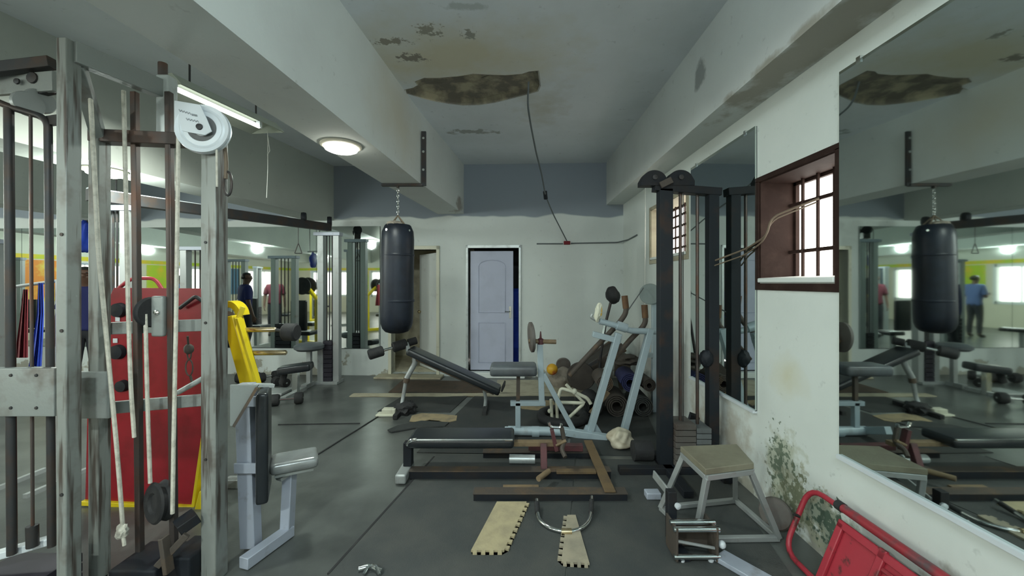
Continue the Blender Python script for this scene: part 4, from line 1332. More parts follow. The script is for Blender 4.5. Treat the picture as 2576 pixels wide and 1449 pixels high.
# guide rods
for px, w in ((342, 0.027), (428, 0.027)):
    a, b = at(px - 3, 232, 1.98), at(px + 10, 1400, 1.98)
    G().bar(a, V((b.x, b.y, 0.15)), w, w).fin('guide_rod', 'rod', t, bevel=0.003)
# cross rails behind the rods
G().bar((P2.x, P2.y + 0.05, 1.27), (Rp.x, Rp.y + 0.02, 1.285), 0.03, 0.06).fin('cross_rail', 'grey', t, bevel=0.003)
G().bar((P2.x, P2.y + 0.05, 0.87), (Rp.x, Rp.y + 0.02, 0.905), 0.02, 0.06).fin('cross_rail', 'grey', t, bevel=0.003)
# middle pulley on the upper rail
c = at(392, 785, 1.97)
G().rbox(c + V((0.025, -0.01, -0.02)), (0.06, 0.03, 0.2), 0.012).fin('pulley_bracket', 'grey', t)
pw = G().lathe([(0, -0.016), (0.07, -0.016), (0.075, -0.008), (0.064, 0), (0.075, 0.008), (0.07, 0.016), (0, 0.016)], c + V((-0.015, -0.005, 0.0)), (1, -0.25, 0), 28).fin('pulley_wheel', 'rubber', t)
G().lathe([(0, 0), (0.014, 0), (0.012, 0.01), (0, 0.012)], c + V((0.03, -0.025, 0.0)), (0.1, -1, 0), 10).fin('bolt', 'chrome', t)
# ropes
for pts in ([(226, 215, 1.80), (236, 400, 1.80), (248, 640, 1.80), (268, 850, 1.82), (296, 1150, 1.86), (309, 1325, 1.9)],
            [(311, 228, 1.92), (317, 500, 1.92), (322, 760, 1.92), (329, 980, 1.92), (338, 1100, 1.93)],
            [(366, 790, 1.93), (370, 980, 1.93), (378, 1215, 1.95)],
            [(449, 335, 1.93), (446, 560, 1.93), (443, 800, 1.92), (437, 1100, 1.9), (434, 1292, 1.9)],
            [(545, 372, 1.95), (546, 470, 1.96)]):
    G().tube([at(*p) for p in pts], 0.0085 if pts[0][0] != 545 else 0.005, 8, fil=0.1).fin('rope', 'rope', t)
k = at(308, 1335, 1.9)
G().blobm(k, (0.024, 0.02, 0.034), 3, 0.4, 3).blobm(k + V((-0.012, 0, -0.02)), (0.018, 0.016, 0.02), 2, 0.4, 3).tube([k, k + V((0.01, 0, -0.07))], 0.008, 8).fin('rope_knot', 'rope', t)
# bottom pulley, base box, iron straps
c = at(402, 1262, 1.97)
wd = V((0.55, -0.83, 0.1)).normalized()
G().lathe([(0, -0.03), (0.088, -0.03), (0.098, -0.022), (0.085, 0.0), (0.098, 0.022), (0.088, 0.03), (0.05, 0.03), (0.04, 0.02), (0, 0.02)], c, (-0.45, -0.9, 0.1), 32).fin('pulley_wheel', 'rubber', t)
G().rbox(((at(360, 1400, 1.9).x), 1.95, 0.085), (0.22, 0.22, 0.16), 0.012).fin('base_block', 'black', t)
G().rbox(((at(475, 1400, 1.98).x), 2.0, 0.09), (0.12, 0.18, 0.17), 0.012).fin('base_block', 'black', t)
g = G().bar(at(412, 1350, 1.86), at(425, 1440, 1.86), 0.045, 0.02, (1, 0, 0)).bar(at(395, 1425, 1.86), at(470, 1345, 1.9), 0.02, 0.03)
g.fin('iron_strap', 'rust', t, bevel=0.003)
G().bar(at(445, 1330, 1.92), at(495, 1295, 1.98), 0.09, 0.05).fin('pedal', 'black', t, bevel=0.004)
G().bar((P2.x, P2.y, 0.03), (Rp.x, Rp.y, 0.03), 0.07, 0.06).fin('base_rail', 'grey', t, bevel=0.003)
G().bar((F.x, F.y, 0.03), (P2.x, P2.y, 0.03), 0.07, 0.06).fin('base_rail', 'grey', t, bevel=0.003)
for z in (0.62, 1.30, 1.7):
    G().lathe([(0, 0), (0.007, 0), (0.007, 0.004), (0, 0.004)], (F.x + 0.004, F.y - 0.03, z), (0, -1, 0), 8).fin('bolt', 'darksteel', t)
    G().lathe([(0, 0), (0.007, 0), (0.007, 0.004), (0, 0.004)], (Rp.x - 0.012, Rp.y - 0.0425, z), (0, -1, 0), 8).fin('bolt', 'darksteel', t)
G().prism([at(578, 968, 2.0), at(650, 968, 2.05), at(628, 1000, 2.05), at(590, 1072, 2.0), at(578, 1072, 2.0)], (0, 0.012, 0)).fin('gusset_plate', 'grey', t, bevel=0.002)
G().bar(at(646, 975, 2.04), at(588, 1072, 1.99), 0.03, 0.012).fin('gusset_edge', 'rust', t)

# hanging straight bar on its clip chain
t = thing('bar_handle', 'short silver bar handle hanging on a clip before the red panel', 'handle', at(485, 960, 2.1))
Yh = 2.09
G().tube([at(447, 988, Yh), at(521, 946, Yh)], 0.0135, 12).fin('bar', 'silver', t)
g = G()
for a, b, w in ((945, 905, 9), (905, 868, 5)):
    pts = [at(476 + w * math.cos(x), (a + b) / 2 + (a - b) / 2 * math.sin(x), Yh) for x in [2 * math.pi * k / 14 for k in range(14)]]
    g.tube(pts, 0.0035, 6, loop=True)
g.tube([at(484, 966, Yh), at(479, 945, Yh)], 0.006, 6)
g.fin('snap_clip', 'rust', t)
G().blobm(at(475, 878, Yh), (0.025, 0.02, 0.028), 2).fin('swivel', 'rust', t)
G().tube([at(474, 870, Yh), at(472, 846, Yh - 0.02)], 0.005, 6).fin('link', 'rust', t)
t = thing('snap_hook', 'brown strap with a snap ring hanging at the top of the right rack post', 'hook', at(572, 480, 2.05))
G().tube([at(566, 372, 2.0), at(570, 410, 2.0), at(568, 450, 2.0)], 0.009, 8, fil=0.03).fin('strap', 'cordbrown', t)
G().tube([at(573 + 10 * math.cos(x), 462 + 30 * math.sin(x), 2.0) for x in [2 * math.pi * k / 16 for k in range(16)]], 0.006, 8, loop=True).fin('ring', 'darksteel', t)

# weight tower at the left edge, joined to the rack
t = thing('weight_tower', 'grey weight tower with dark guide rods at the left edge', 'cable machine', (-2.2, 1.75, 0))
G().rbox(((at(40, 985, 1.70).x), 1.70, H + (711 - 985) * 1.70 / 1000), (0.36, 0.03, 0.205), 0.004).fin('cross_plate', 'grey', t)
G().rbox(((at(247, 988, 1.9).x), 1.88, H + (711 - 990) * 1.9 / 1000), (0.16, 0.02, 0.22), 0.004).fin('cross_plate', 'grey', t)
for px, py in ((28, 944), (92, 944), (28, 1026), (92, 1026)):
    G().lathe([(0, 0), (0.007, 0), (0.006, 0.004), (0, 0.005)], at(px, py, 1.685), (0, -1, 0), 8).fin('bolt', 'darksteel', t)
for pts, r in (([(-60, 232, 1.72), (20, 268, 1.74), (104, 293, 1.76), (121, 310, 1.76), (130, 1375, 1.74)], 0.014), ([(22, 272, 1.74), (30, 1395, 1.70)], 0.016)):
    G().tube([at(*p) for p in pts], r, 10, fil=0.05).fin('guide_rod', 'darksteel', t)
G().tube([at(77, 285, 1.75), at(82, 1330, 1.72)], 0.006, 8).fin('centre_rod', 'rod', t)
G().tube([at(81, 1322, 1.72), at(82, 1375, 1.72)], 0.02, 10).fin('sleeve', 'darksteel', t)
G().bar(at(-60, 1412, 1.70), at(148, 1352, 1.78), 0.05, 0.03).fin('top_plate', 'plate_white', t, bevel=0.003)
g = G()
a, b = at(-60, 1420, 1.70), at(146, 1420, 1.74)
for i in range(5):
    z0 = 0.03 + i * 0.045
    g.box((a.x, 1.62, z0), (b.x, 1.84, z0 + 0.041))
g.fin('weight_stack', 'purple', t, bevel=0.003)
G().box((a.x, 1.60, 0.0), (b.x, 1.86, 0.03)).fin('base', 'black', t)
G().bar(at(-80, 182, 1.78), at(132, 158, 1.80), 0.04, 0.05).fin('top_bar', 'darksteel', t, bevel=0.003)
G().bar(at(-80, 222, 1.86), at(138, 205, 1.80), 0.02, 0.09).fin('top_channel', 'grey', t, bevel=0.003)
for px, py, r in ((44, 205, 0.014), (82, 196, 0.026)):
    G().lathe([(0, 0), (r, 0), (r * 0.9, 0.006), (0, 0.008)], at(px, py, 1.80), (0, -1, 0), 12).fin('bolt', 'darksteel', t)
G().lathe([(0, -0.014), (0.05, -0.014), (0.055, 0), (0.05, 0.014), (0, 0.014)], at(70, 262, 1.78), (1, -0.4, 0), 22).fin('pulley_wheel', 'leg', t)
G().lathe([(0, -0.014), (0.05, -0.014), (0.055, 0), (0.05, 0.014), (0, 0.014)], at(100, 255, 1.82), (1, -0.4, 0), 22).fin('pulley_wheel', 'leg', t)
G().bar(at(100, 232, 1.82), at(132, 226, 1.82), 0.03, 0.03).fin('stub', 'darksteel', t)
G().bar(at(122, 305, 1.78), at(160, 300, 1.72), 0.02, 0.04).fin('stay', 'darksteel', t)

# ---------------------------------------------------------------- red and yellow press
Yp = 2.68
t = thing('leg_press', 'red panelled machine with yellow frame behind the near rack', 'exercise machine', at(370, 1280, Yp))
pts = [(214, 1262), (488, 1272), (508, 1120), (528, 985), (536, 840), (532, 726), (286, 724), (250, 800), (222, 930)]
G().prism([at(a, b, Yp) for a, b in pts], (0, 0.03, 0)).fin('panel', 'red', t, bevel=0.006)
G().bar(at(210, 1263, Yp - 0.004), at(495, 1276, Yp - 0.004), 0.04, 0.03).fin('bottom_trim', 'yellow', t, bevel=0.003)
G().bar(at(490, 1275, Yp - 0.006), at(531, 985, Yp - 0.006), 0.04, 0.022, (1, 0, 0)).fin('side_trim', 'yellow', t, bevel=0.003)
G().prism([at(488, 1285, Yp - 0.05), at(529, 1288, Yp - 0.05), at(529, 1222, Yp - 0.05), at(500, 1238, Yp - 0.05)], (0, 0.12, 0)).fin('foot', 'yellow', t, bevel=0.005)
g = G().bar(at(585, 795, Yp + 0.25), at(632, 968, Yp + 0.25), 0.115, 0.08, (1, 0, 0))
arm = g.fin('arm', 'yellow', t, bevel=0.006)
g = G().bar(at(600, 800, Yp + 0.18), at(650, 968, Yp + 0.18), 0.02, 0.05, (0, 1, 0))
g.fin('arm_flange', 'yellow', arm, bevel=0.003)
c = at(572, 800, Yp + 0.25)
pts = []
for k in range(9):
    a = math.pi * (0.05 + 0.6 * k / 8)
    pts.append(c + V((0.10 * math.cos(a), 0, 0.125 * math.sin(a))))
for k in range(8, -1, -1):
    a = math.pi * (0.05 + 0.6 * k / 8)
    pts.append(c + V((0.06 * math.cos(a), 0, 0.08 * math.sin(a))))
G().prism(pts, (0, 0.1, 0)).fin('hook', 'yellow', arm, bevel=0.004)
G().tube([at(572, 800, Yp + 0.2), at(572, 800, Yp + 0.4)], 0.05, 18).fin('pivot', 'rust', arm)
G().bar(at(600, 800, Yp + 0.2), at(612, 772, Yp + 0.22), 0.03, 0.03).fin('lug', 'yellow', arm, bevel=0.003)
for (xa_, ya_, xb_, yb_) in ((606, 830, 692, 829), (632, 888, 718, 887)):
    G().tube([at(xa_, ya_, Yp + 0.3), at(xb_, yb_, Yp + 0.3), at(xb_ + 3, yb_, Yp + 0.3)], [0.019, 0.019, 0.012], 14).fin('peg', 'brass', arm)
G().tube([at(694, 830, Yp + 0.3), at(716, 834, Yp + 0.3)], 0.013, 10).fin('axle', 'darksteel', arm)
G().tube([at(714, 835, Yp + 0.3), at(718, 835, Yp + 0.3), at(744, 836, Yp + 0.3), at(748, 836, Yp + 0.3)], [0.055, 0.066, 0.066, 0.055], 18).fin('pad', 'rubber', arm)
V_ = [at(452, 775, Yp - 0.03), at(492, 745, Yp - 0.06), at(524, 768, Yp - 0.03)]
G().tube(V_, 0.012, 10, fil=0.02).fin('bent_lever', 'darksteel', t)
for px, py, r in ((303, 780, 0.05), (300, 885, 0.05), (312, 970, 0.04)):
    G().lathe([(0, 0), (r, 0), (r * 0.9, 0.03), (0, 0.035)], at(px, py, Yp - 0.001), (0, -1, 0), 18).fin('knob', 'black', t)
for px, py in ((296, 803), (290, 857)):
    G().rbox(at(px, py, Yp - 0.004), (0.03, 0.004, 0.03), 0.001).fin('sticker', 'plate_white', t)
# its floor frame keeps the arm standing
G().bar(at(632, 966, Yp + 0.25), V((at(640, 966, Yp + 0.25).x, Yp + 0.25, 0.0)), 0.08, 0.08).fin('pedestal', 'grey', t, bevel=0.004)
G().bar(V((at(500, 966, Yp).x, Yp + 0.25, 0.03)), V((at(640, 966, Yp + 0.25).x, Yp + 0.25, 0.03)), 0.08, 0.06).fin('floor_rail', 'grey', t, bevel=0.004)
G().tube([at(300, 724, Yp + 0.05), at(330, 700, Yp + 0.05), at(390, 700, Yp + 0.05), at(408, 728, Yp + 0.05)], 0.012, 10, fil=0.06).fin('hoop', 'redworn', t)

# seat with black back pad right of the rack
t = thing('machine_seat', 'lavender-grey machine seat with black back pad and silver cushion', 'seat', fl(680, 1380))
Ys = 2.22
pz = fl(640, 1392)
G().bar(at(617, 965, Ys), at(632, 1372, Ys), 0.082, 0.07).fin('upright', 'lavender', t, bevel=0.004)
pc = at(664, 1110, Ys + 0.03)
R3 = Matrix.Rotation(math.radians(-62), 3, 'Z')
G().rbox(pc, (0.26, 0.06, 0.60), 0.02, R3).fin('back_pad', 'vinyl', t)
G().bar(at(622, 968, Ys), at(688, 970, Ys + 0.1), 0.04, 0.02).fin('top_strap', 'silver', t, bevel=0.002)
for py in (1010, 1178):
    G().bar(at(590, py, Ys - 0.05), at(672, py, Ys - 0.06), 0.012, 0.055).fin('bracket', 'lavender', t, bevel=0.002)
sc_ = at(742, 1158, 2.38)
R3 = Matrix.Rotation(math.radians(28), 3, 'Z')
G().rbox(sc_, (0.25, 0.20, 0.065), 0.03, R3).fin('seat', 'silvervinyl', t)
G().rbox(sc_ - V((0, 0, 0.045)), (0.20, 0.15, 0.02), 0.004, R3).fin('seat_plate', 'grey', t)
lo = fl(722, 1338, 0.035)
G().bar(sc_ - V((0.03, 0, 0.06)), lo, 0.065, 0.055, (1, 0, 0)).fin('seat_post', 'lavender', t, bevel=0.004)
G().bar(lo + V((0.01, 0.02, 0)), fl(612, 1418, 0.035), 0.06, 0.06).fin('base_bar', 'lavender', t, bevel=0.004)
G().bar(at(700, 1206, 2.3), at(728, 1186, 2.36), 0.05, 0.02).fin('seat_bracket', 'leg', t)

# ---------------------------------------------------------------- cable crossover in the back corner
t = thing('cable_crossover', 'grey cable tower with a long black top rail in the back left corner', 'cable machine', at(828, 960, 5.95))
def tower(t, c, sx, hgt, z_stack=0.6):
    for s in (-1, 1):
        G().box((c.x + s * sx - 0.045, c.y - 0.05, 0), (c.x + s * sx + 0.045, c.y + 0.05, hgt)).fin('post', 'leg', t, bevel=0.004)
    G().box((c.x - sx - 0.1, c.y - 0.06, hgt), (c.x + sx + 0.06, c.y + 0.06, hgt + 0.05)).fin('top_plate', 'lavender', t, bevel=0.003)
    for s in (-0.35, 0.0, 0.35):
        G().tube([(c.x + s * sx, c.y, 0.05), (c.x + s * sx, c.y, hgt)], 0.009, 8).fin('guide_rod', 'darksteel', t)
    g = G()
    k = 9
    for i in range(k):
        g.box((c.x - sx + 0.05, c.y - 0.07, 0.04 + z_stack * i / k), (c.x + sx - 0.05, c.y + 0.07, 0.04 + z_stack * (i + 0.9) / k))
    g.fin('weight_stack', 'purple', t, bevel=0.002)
    G().box((c.x - sx - 0.05, c.y - 0.12, 0), (c.x + sx + 0.05, c.y + 0.12, 0.04)).fin('base', 'leg', t, bevel=0.003)


cT = V(((829 - 1300) * 5.95 / 1000, 5.95, 0))
tower(t, cT, 0.115, 2.2)
cU = V((-3.92, 3.9, 0))
tower(t, cU, 0.115, 2.2)
r0, r1 = V((cT.x, cT.y, 2.325)), V((cU.x - 0.1, cU.y - 0.18, 2.325))
G().bar(r0, r1, 0.10, 0.11).fin('top_rail', 'darksteel', t, bevel=0.004)
G().bar(r0.lerp(r1, 0.55) + V((0, 0, 0.06)), r1 + V((0, 0, 0.06)), 0.06, 0.012).fin('rail_cap', 'plate_white', t)
for k in (0.0, 0.16, 0.97):
    q = r0.lerp(r1, k)
    G().lathe([(0, -0.03), (0.07, -0.03), (0.075, 0), (0.07, 0.03), (0, 0.03)], q + V((0, 0, 0.09)), (1, 0.4, 0), 22).fin('pulley_wheel', 'black', t)
q = r0.lerp(r1, 0.18)
G().tube([q + V((0, -0.05, -0.05)), q + V((0, -0.05, -0.28))], 0.004, 6).fin('cable', 'darksteel', t)
G().tube([q + V((0, -0.05, -0.28)), q + V((-0.05, -0.05, -0.42)), q + V((0.05, -0.05, -0.42))], 0.006, 6, fil=0.01, loop=True).fin('handle', 'darksteel', t)
q = r0.lerp(r1, 0.9)
G().tube([q + V((0.08, -0.05, -0.05)), q + V((0.11, -0.05, -0.12)), q + V((0.11, -0.05, -0.3))], 0.008, 6, fil=0.02).fin('hook', 'darksteel', t)

# seat of the corner tower
t = thing('pulldown_seat', 'round dark pad on a grey stand left of the corner tower stack', 'seat', fl(785, 962))
c = at(778, 872, 5.75)
G().lathe([(0, -0.05), (0.16, -0.05), (0.2, -0.02), (0.2, 0.02), (0.15, 0.05), (0, 0.055)], c, n=32).fin('pad', 'greyvinyl', t)
G().bar(c - V((0, 0, 0.05)), V((c.x, c.y, 0.0)), 0.06).fin('post', 'leg', t, bevel=0.003)
G().bar(V((c.x, 5.6, 0.03)), V((c.x, 5.82, 0.03)), 0.08, 0.06).fin('base', 'leg', t, bevel=0.003)
t = thing('stool_bench', 'small black padded stool on a chrome post before the low white wall', 'stool', fl(745, 992))
c = at(744, 926, 5.3)
R3 = Matrix.Rotation(math.radians(14), 3, 'Z') @ Matrix.Rotation(math.radians(-6), 3, 'Y')
G().rbox(c, (0.40, 0.24, 0.10), 0.035, R3).fin('seat', 'vinyl', t)
G().bar(c - V((0, 0, 0.05)), V((c.x, c.y, 0.0)), 0.075, 0.06).fin('post', 'chrome', t, bevel=0.003)
G().bar(V((c.x - 0.02, c.y - 0.25, 0.025)), V((c.x - 0.02, c.y + 0.25, 0.025)), 0.07, 0.05).fin('base', 'leg', t, bevel=0.003)
G().tube([c - V((0.12, 0.05, 0.06)), c - V((0.15, 0.06, 0.18))], 0.04, 12).fin('roller', 'rubber', t)


def dumbbell(c, ang, r, ln, label):
    d = V((math.cos(ang), math.sin(ang), 0))
    c = V(c)
    t = thing('dumbbell', label, 'dumbbell', (c.x, c.y, 0), 'dumbbells by the low white wall')
    cc = V((c.x, c.y, r))
    G().tube([cc - d * ln / 2, cc + d * ln / 2], 0.014, 10).fin('bar', 'chrome', t)
    for s in (-1, 1):
        o = cc + d * s * (ln / 2 - 0.05)
        G().lathe([(0, -0.045), (r * 0.9, -0.045), (r, -0.03), (r, 0.03), (r * 0.9, 0.045), (0, 0.045)], o, d, 20).fin('head', 'rubber', t)


dumbbell(fl(624, 962), 0.2, 0.075, 0.32, 'dumbbell lying nearest the yellow arm by the low wall')
dumbbell(fl(676, 958), 0.9, 0.07, 0.30, 'dumbbell between the yellow arm and the chrome-post stool')
dumbbell(fl(706, 972), -0.5, 0.065, 0.30, 'dumbbell just left of the chrome-post stool')
dumbbell(fl(722, 1018), 0.35, 0.07, 0.36, 'dumbbell lying in front of the chrome-post stool')
g = G().bar(fl(770, 985, 0.02), fl(800, 972, 0.02), 0.3, 0.03)
g = G().rbox(fl(695, 985, 0.02) + V((0, 0, 0.0)), (0.32, 0.3, 0.035), 0.01)
tag(g.fin('foot_platform', 'leg'), 'low grey foot platform beside the dumbbells', 'platform')

# ---------------------------------------------------------------- hall beyond (seen past the rack and in the mirrors)
def stack_machine(c):
    t = thing('stack_machine', 'grey weight machine by the back mirrors at the far left', 'exercise machine', c, 'weight machines in the hall')
    cc = V(c)
    tower(t, cc, 0.2, 1.95, 0.7)
    G().rbox(cc + V((0, -0.7, 0.48)), (0.34, 0.4, 0.08), 0.03).fin('seat', 'vinyl', t)
    G().rbox(cc + V((0, -0.42, 0.85)), (0.32, 0.08, 0.6), 0.03).fin('back_pad', 'vinyl', t)
    G().bar(cc + V((0, -0.6, 0.44)), cc + V((0, -0.6, 0.0)), 0.07).fin('seat_post', 'leg', t)
    G().bar(cc + V((0, 0, 0.03)), cc + V((0, -1.0, 0.03)), 0.08, 0.06).fin('floor_rail', 'leg', t)
    return t


sm = stack_machine((-6.2, 4.6, 0))
for loc, rz, l in (((-4.42, 5.55, 0), 0.0, 'grey weight machine left of the corner cable tower, before the mirrors'),
                   ((-7.9, 5.3, 0), 0.4, 'grey weight machine in the hall nearest the far mirrors'),
                   ((-8.6, 0.9, 0), 1.2, 'grey weight machine in the middle of the hall'),
                   ((-5.6, -3.2, 0), 2.6, 'grey weight machine towards the rear windows'),
                   ((-11.2, 3.6, 0), -1.2, 'grey weight machine before the left windows'),
                   ((-10.2, 5.6, 0), -0.3, 'grey weight machine in the far corner of the hall, by the last mirror'),
                   ((-6.9, -0.6, 0), 0.9, 'grey weight machine right of the yellow press towards the rear'),
                   ((-9.8, -4.2, 0), 2.2, 'grey weight machine in the far rear corner of the hall'),
                   ((-2.9, -4.6, 0), 3.2, 'grey weight machine beneath the rear poster wall')):
    copy_tree(sm, loc, rz, l)


def plate_press(c):
    cc = V(c)
    t = thing('plate_press', 'yellow plate-loaded press in the hall, mirrored beside the corner tower', 'exercise machine', c, 'yellow presses in the hall')
    G().tube([cc + V((-0.4, 0, 0)), cc + V((-0.3, 0.1, 1.2)), cc + V((0.1, 0.3, 1.45)), cc + V((0.45, 0.4, 1.1))], 0.05, 12, fil=0.25).fin('frame', 'yellow', t)
    G().bar(cc + V((-0.5, 0, 0.04)), cc + V((0.6, 0.4, 0.04)), 0.1, 0.08).fin('floor_rail', 'yellow', t, bevel=0.004)
    G().bar(cc + V((0.45, 0.4, 0.04)), cc + V((0.45, 0.4, 1.1)), 0.08).fin('upright', 'yellow', t, bevel=0.004)
    G().rbox(cc + V((0.05, 0.1, 0.48)), (0.42, 0.36, 0.09), 0.03).fin('seat', 'vinyl', t)
    G().bar(cc + V((0.05, 0.15, 0.06)), cc + V((0.05, 0.15, 0.45)), 0.06).fin('seat_post', 'yellow', t)
    for s in (-1, 1):
        G().lathe([(0, -0.02), (0.2, -0.02), (0.21, 0.02), (0, 0.02)], cc + V((0.1, 0.3 + s * 0.12, 1.42)), (0, 1, 0), 26).fin('weight_plate', 'rubber', t)
    return t


pp = plate_press((-5.5, 3.1, 0))
copy_tree(pp, (-8.6, -2.6, 0), 1.0, 'yellow plate-loaded press towards the rear windows')
copy_tree(pp, (-4.6, 0.4, 0), 2.0, 'yellow plate-loaded press nearest the near cable rack, behind the camera')

struct(G().box((X0, Y0, 2.13), (X0 + 0.012, 7.3, 2.25)), 'trim_4', 'poster')
struct(G().box((X0, Y0, 2.13), (CX, Y0 + 0.012, 2.25)), 'trim_5', 'poster')
# posters on the hall walls
for x, z0, z1, w, mt, l in ((-9.2, 1.0, 2.1, 0.9, 'poster', 'lime green poster between the two leftmost rear windows'),
                            (-5.9, 1.0, 2.1, 0.9, 'poster2', 'orange and yellow poster between the middle rear windows'),
                            (-2.4, 1.0, 2.1, 0.9, 'poster', 'lime green poster between the two rightmost rear windows')):
    tag(G().box((x - w / 2, Y0 + 0.002, z0), (x + w / 2, Y0 + 0.012, z1)).fin('poster', mt), l, 'poster')
for y, mt, l in ((-3.25, 'blueposter', 'blue poster between the two rear left-hand windows'), (-0.05, 'poster', 'lime green poster in the middle of the left window wall'), (3.15, 'poster2', 'orange poster between the left windows nearest the mirrors')):
    tag(G().box((X0 + 0.002, y - 0.4, 1.0), (X0 + 0.012, y + 0.4, 2.1)).fin('poster', mt), l, 'poster')

# blue bag hung up, cloths over the machine at the far left
g = G().blobm(at(220, 597, 4.3), (0.07, 0.09, 0.165), 4, 0.3, 2.0, 3)
t = tag(g.fin('cloth_bag', 'blue', ang=60), 'bright blue bag hung from the hall machine behind the near rack', 'bag')
t2 = thing('bag_hanger', 'thin grey rail under the second beam carrying the blue bag', 'rail', at(220, 555, 4.3))
G().tube([at(150, 548, 4.2), at(300, 556, 4.4)], 0.014, 8).fin('bar', 'leg', t2)
G().tube([at(220, 552, 4.3), at(220, 570, 4.3)], 0.005, 6).fin('hook', 'darksteel', t2)
for px in (160, 292):
    q = at(px, 548 if px == 160 else 556, 4.2 if px == 160 else 4.4)
    G().tube([q, V((q.x, q.y, CZ))], 0.008, 6).fin('drop_rod', 'darksteel', t2)


def cloth(pts, Y, mat, label, nm='cloth'):
    g = G()
    rows = []
    for a, b in pts:
        rows.append([at(a + (b[0] - a) * k / 8, b[1], Y + 0.03 * math.sin(k * 1.7)) for k in range(9)])
    back = [[p + V((0, 0.012, 0)) for p in r[::-1]] for r in rows]
    g.quadstrip([r + bk for r, bk in zip(rows, back)])
    return tag(g.fin(nm, mat, ang=60), label, 'cloth')


cloth([(96, (104, 712)), (93, (106, 790)), (84, (104, 850)), (72, (100, 922))], 2.9, 'blue', 'bright blue cloth hanging behind the left weight tower', 'towel')
cloth([(58, (66, 728)), (50, (66, 800)), (42, (66, 860)), (38, (66, 900))], 3.0, 'darkred', 'dark red cloth hanging left of the blue one', 'towel')
t = thing('clothes_rail', 'grey rail stand holding the red and blue cloths', 'stand', at(80, 960, 2.95) * 1.0)
t.location.z = 0
t['_base'] = [t.location.x, t.location.y, 0]
G().tube([at(30, 722, 2.96), at(150, 706, 2.96)], 0.012, 8).fin('rail', 'leg', t)
for px, py in ((34, 722), (146, 707)):
    q = at(px, py, 2.96)
    G().tube([q, V((q.x, q.y, 0.02))], 0.014, 8).fin('leg', 'leg', t)
    G().bar(V((q.x, q.y - 0.2, 0.015)), V((q.x, q.y + 0.2, 0.015)), 0.03, 0.03).fin('foot', 'leg', t)


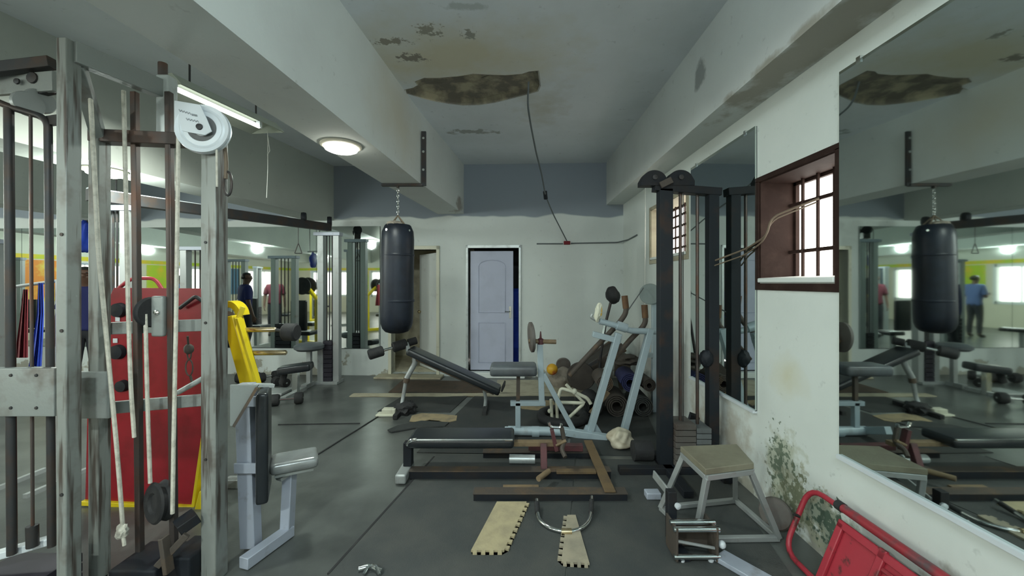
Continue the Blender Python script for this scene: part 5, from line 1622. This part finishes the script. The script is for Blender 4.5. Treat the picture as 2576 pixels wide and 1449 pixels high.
# ---------------------------------------------------------------- people in the hall
def person(loc, rz, label, shirt, arms=0):
    """a standing figure: one skinned body, clothes lifted from its surface"""
    me = bpy.data.meshes.new('body')
    vs, es, rad = [], [], []

    def add(p, r, par=None):
        vs.append(p)
        rad.append(r if isinstance(r, tuple) else (r, r))
        if par is not None:
            es.append((par, len(vs) - 1))
        return len(vs) - 1
    pel = add((0, 0, 0.93), (0.145, 0.11))
    sp = add((0, 0.01, 1.10), (0.135, 0.10), pel)
    ch = add((0, 0.015, 1.30), (0.155, 0.115), sp)
    nb = add((0, 0.01, 1.43), (0.09, 0.07), ch)
    nk = add((0, -0.005, 1.49), (0.055, 0.055), nb)
    jw = add((0, -0.025, 1.56), (0.066, 0.075), nk)
    hd = add((0, -0.015, 1.635), (0.077, 0.092), jw)
    add((0, -0.008, 1.70), (0.062, 0.075), hd)
    add((0, -0.122, 1.60), (0.014, 0.014), jw)
    for s in (-1, 1):
        add((s * 0.087, 0.0, 1.605), (0.014, 0.022), hd)
        sh = add((s * 0.165, 0.015, 1.395), (0.062, 0.062), ch)
        if arms:
            el = add((s * 0.215, -0.03, 1.12), (0.043, 0.043), sh)
            wr = add((s * 0.12, -0.24, 1.16), (0.029, 0.029), el)
            hn = add((s * 0.09, -0.31, 1.18), (0.036, 0.02), wr)
            fd = V((-s * 0.3, -1, 0.25)).normalized()
        else:
            el = add((s * 0.235, 0.03, 1.12), (0.043, 0.043), sh)
            wr = add((s * 0.25, -0.04, 0.88), (0.029, 0.029), el)
            hn = add((s * 0.25, -0.06, 0.80), (0.02, 0.038), wr)
            fd = V((-s * 0.05, -0.18, -1)).normalized()
        hp_ = V(vs[hn])
        wid = V((0, 1, 0)) if not arms else V((0, 0.25, 1)).normalized()
        for k, ln in enumerate((0.066, 0.076, 0.07, 0.054)):
            b0 = hp_ + wid * (-0.027 + 0.018 * k) + fd * 0.03
            f1 = add(tuple(b0), 0.0095, hn)
            f2 = add(tuple(b0 + fd * ln * 0.55), 0.0088, f1)
            add(tuple(b0 + (fd + wid.cross(fd) * 0.35 * s).normalized() * ln), 0.0078, f2)
        t1 = add(tuple(hp_ - wid * 0.036 + fd * -0.005), 0.0105, hn)
        add(tuple(hp_ - wid * 0.056 + fd * 0.035), 0.009, t1)
        hip = add((s * 0.085, 0.0, 0.86), (0.088, 0.095), pel)
        kn = add((s * 0.10, -0.015, 0.49), (0.058, 0.06), hip)
        cf = add((s * 0.105, 0.015, 0.34), (0.052, 0.056), kn)
        an = add((s * 0.11, 0.02, 0.09), (0.036, 0.04), cf)
        hl = add((s * 0.115, 0.01, 0.045), (0.038, 0.042), an)
        add((s * 0.13, -0.13, 0.033), (0.042, 0.03), hl)
    me.from_pydata([V(v) for v in vs], es, [])
    ob = bpy.data.objects.new('tmp', me)
    COL.objects.link(ob)
    mo = ob.modifiers.new('s', 'SKIN')
    mo.use_smooth_shade = True
    for i, r in enumerate(rad):
        me.skin_vertices[0].data[i].radius = r
        me.skin_vertices[0].data[i].use_root = (i == 0)
    sb = ob.modifiers.new('u', 'SUBSURF')
    sb.levels = sb.render_levels = 2
    dg = bpy.context.evaluated_depsgraph_get()
    dg.update()
    bmesh_me = bpy.data.meshes.new_from_object(ob.evaluated_get(dg))
    bpy.data.objects.remove(ob)
    t = thing('person', label, 'person', loc)
    t.rotation_euler = (0, 0, rz)
    bmesh_me.materials.clear()
    bmesh_me.materials.append(M['skin'])
    bmesh_me.name = 'body'
    b = bpy.data.objects.new('body', bmesh_me)
    COL.objects.link(b)
    b.parent = t

    def shell(name, mat, test, off):
        bm = bmesh.new()
        bm.from_mesh(bmesh_me)
        bm.normal_update()
        dele = [f for f in bm.faces if not test(f.calc_center_median())]
        bmesh.ops.delete(bm, geom=dele, context='FACES')
        for v in bm.verts:
            k = off + 0.006 * noise.noise(v.co * 9)
            v.co += v.normal * k
        ret = bmesh.ops.solidify(bm, geom=bm.faces[:], thickness=0.006)
        m2 = bpy.data.meshes.new(name)
        bm.to_mesh(m2)
        bm.free()
        m2.materials.append(M[mat])
        for f in m2.polygons:
            f.use_smooth = True
        o = bpy.data.objects.new(name, m2)
        COL.objects.link(o)
        o.parent = t
    shell('shirt', shirt, lambda c: 0.88 < c.z < 1.45 and (abs(c.x) < 0.19 or c.z > 1.17) and not (arms and c.y < -0.14), 0.018)
    shell('trousers', 'trouser', lambda c: 0.11 < c.z < 1.0 and abs(c.x) < 0.188 and c.y > -0.12, 0.012)
    shell('shoes', 'hair', lambda c: c.z < 0.085, 0.008)
    shell('hair', 'hair', lambda c: c.z > 1.655 or (c.z > 1.58 and c.y > 0.03 and abs(c.x) < 0.08), 0.012)
    for s in (-1, 1):
        m2 = G().blobm((s * 0.03, -0.097, 1.625), (0.011, 0.008, 0.008), 2)
        m2.bm.verts.ensure_lookup_table()
        q = m2
        e = bpy.data.meshes.new('eye')
        q.bm.to_mesh(e)
        q.bm.free()
        e.materials.append(M['eye'])
        o = bpy.data.objects.new('eye', e)
        COL.objects.link(o)
        o.parent = t
    q = G().blobm((0, -0.098, 1.565), (0.024, 0.008, 0.007), 2)
    e = bpy.data.meshes.new('mouth')
    q.bm.to_mesh(e)
    q.bm.free()
    e.materials.append(M['lip'])
    o = bpy.data.objects.new('mouth', e)
    COL.objects.link(o)
    o.parent = t
    return t


person((-5.55, 5.12, 0), 0.6, 'person in a navy shirt standing behind the near cable rack', 'shirtnavy')
person((-9.7, 2.45, 0), -1.5, 'person in a pale blue shirt looking down, seen in the big mirror', 'shirtblue', 1)
person((-7.3, 1.9, 0), 2.5, 'person in a maroon shirt in the hall, seen in the back mirrors', 'shirtmaroon')

for o in list(bpy.data.objects):
    if '_base' in o:
        del o['_base']
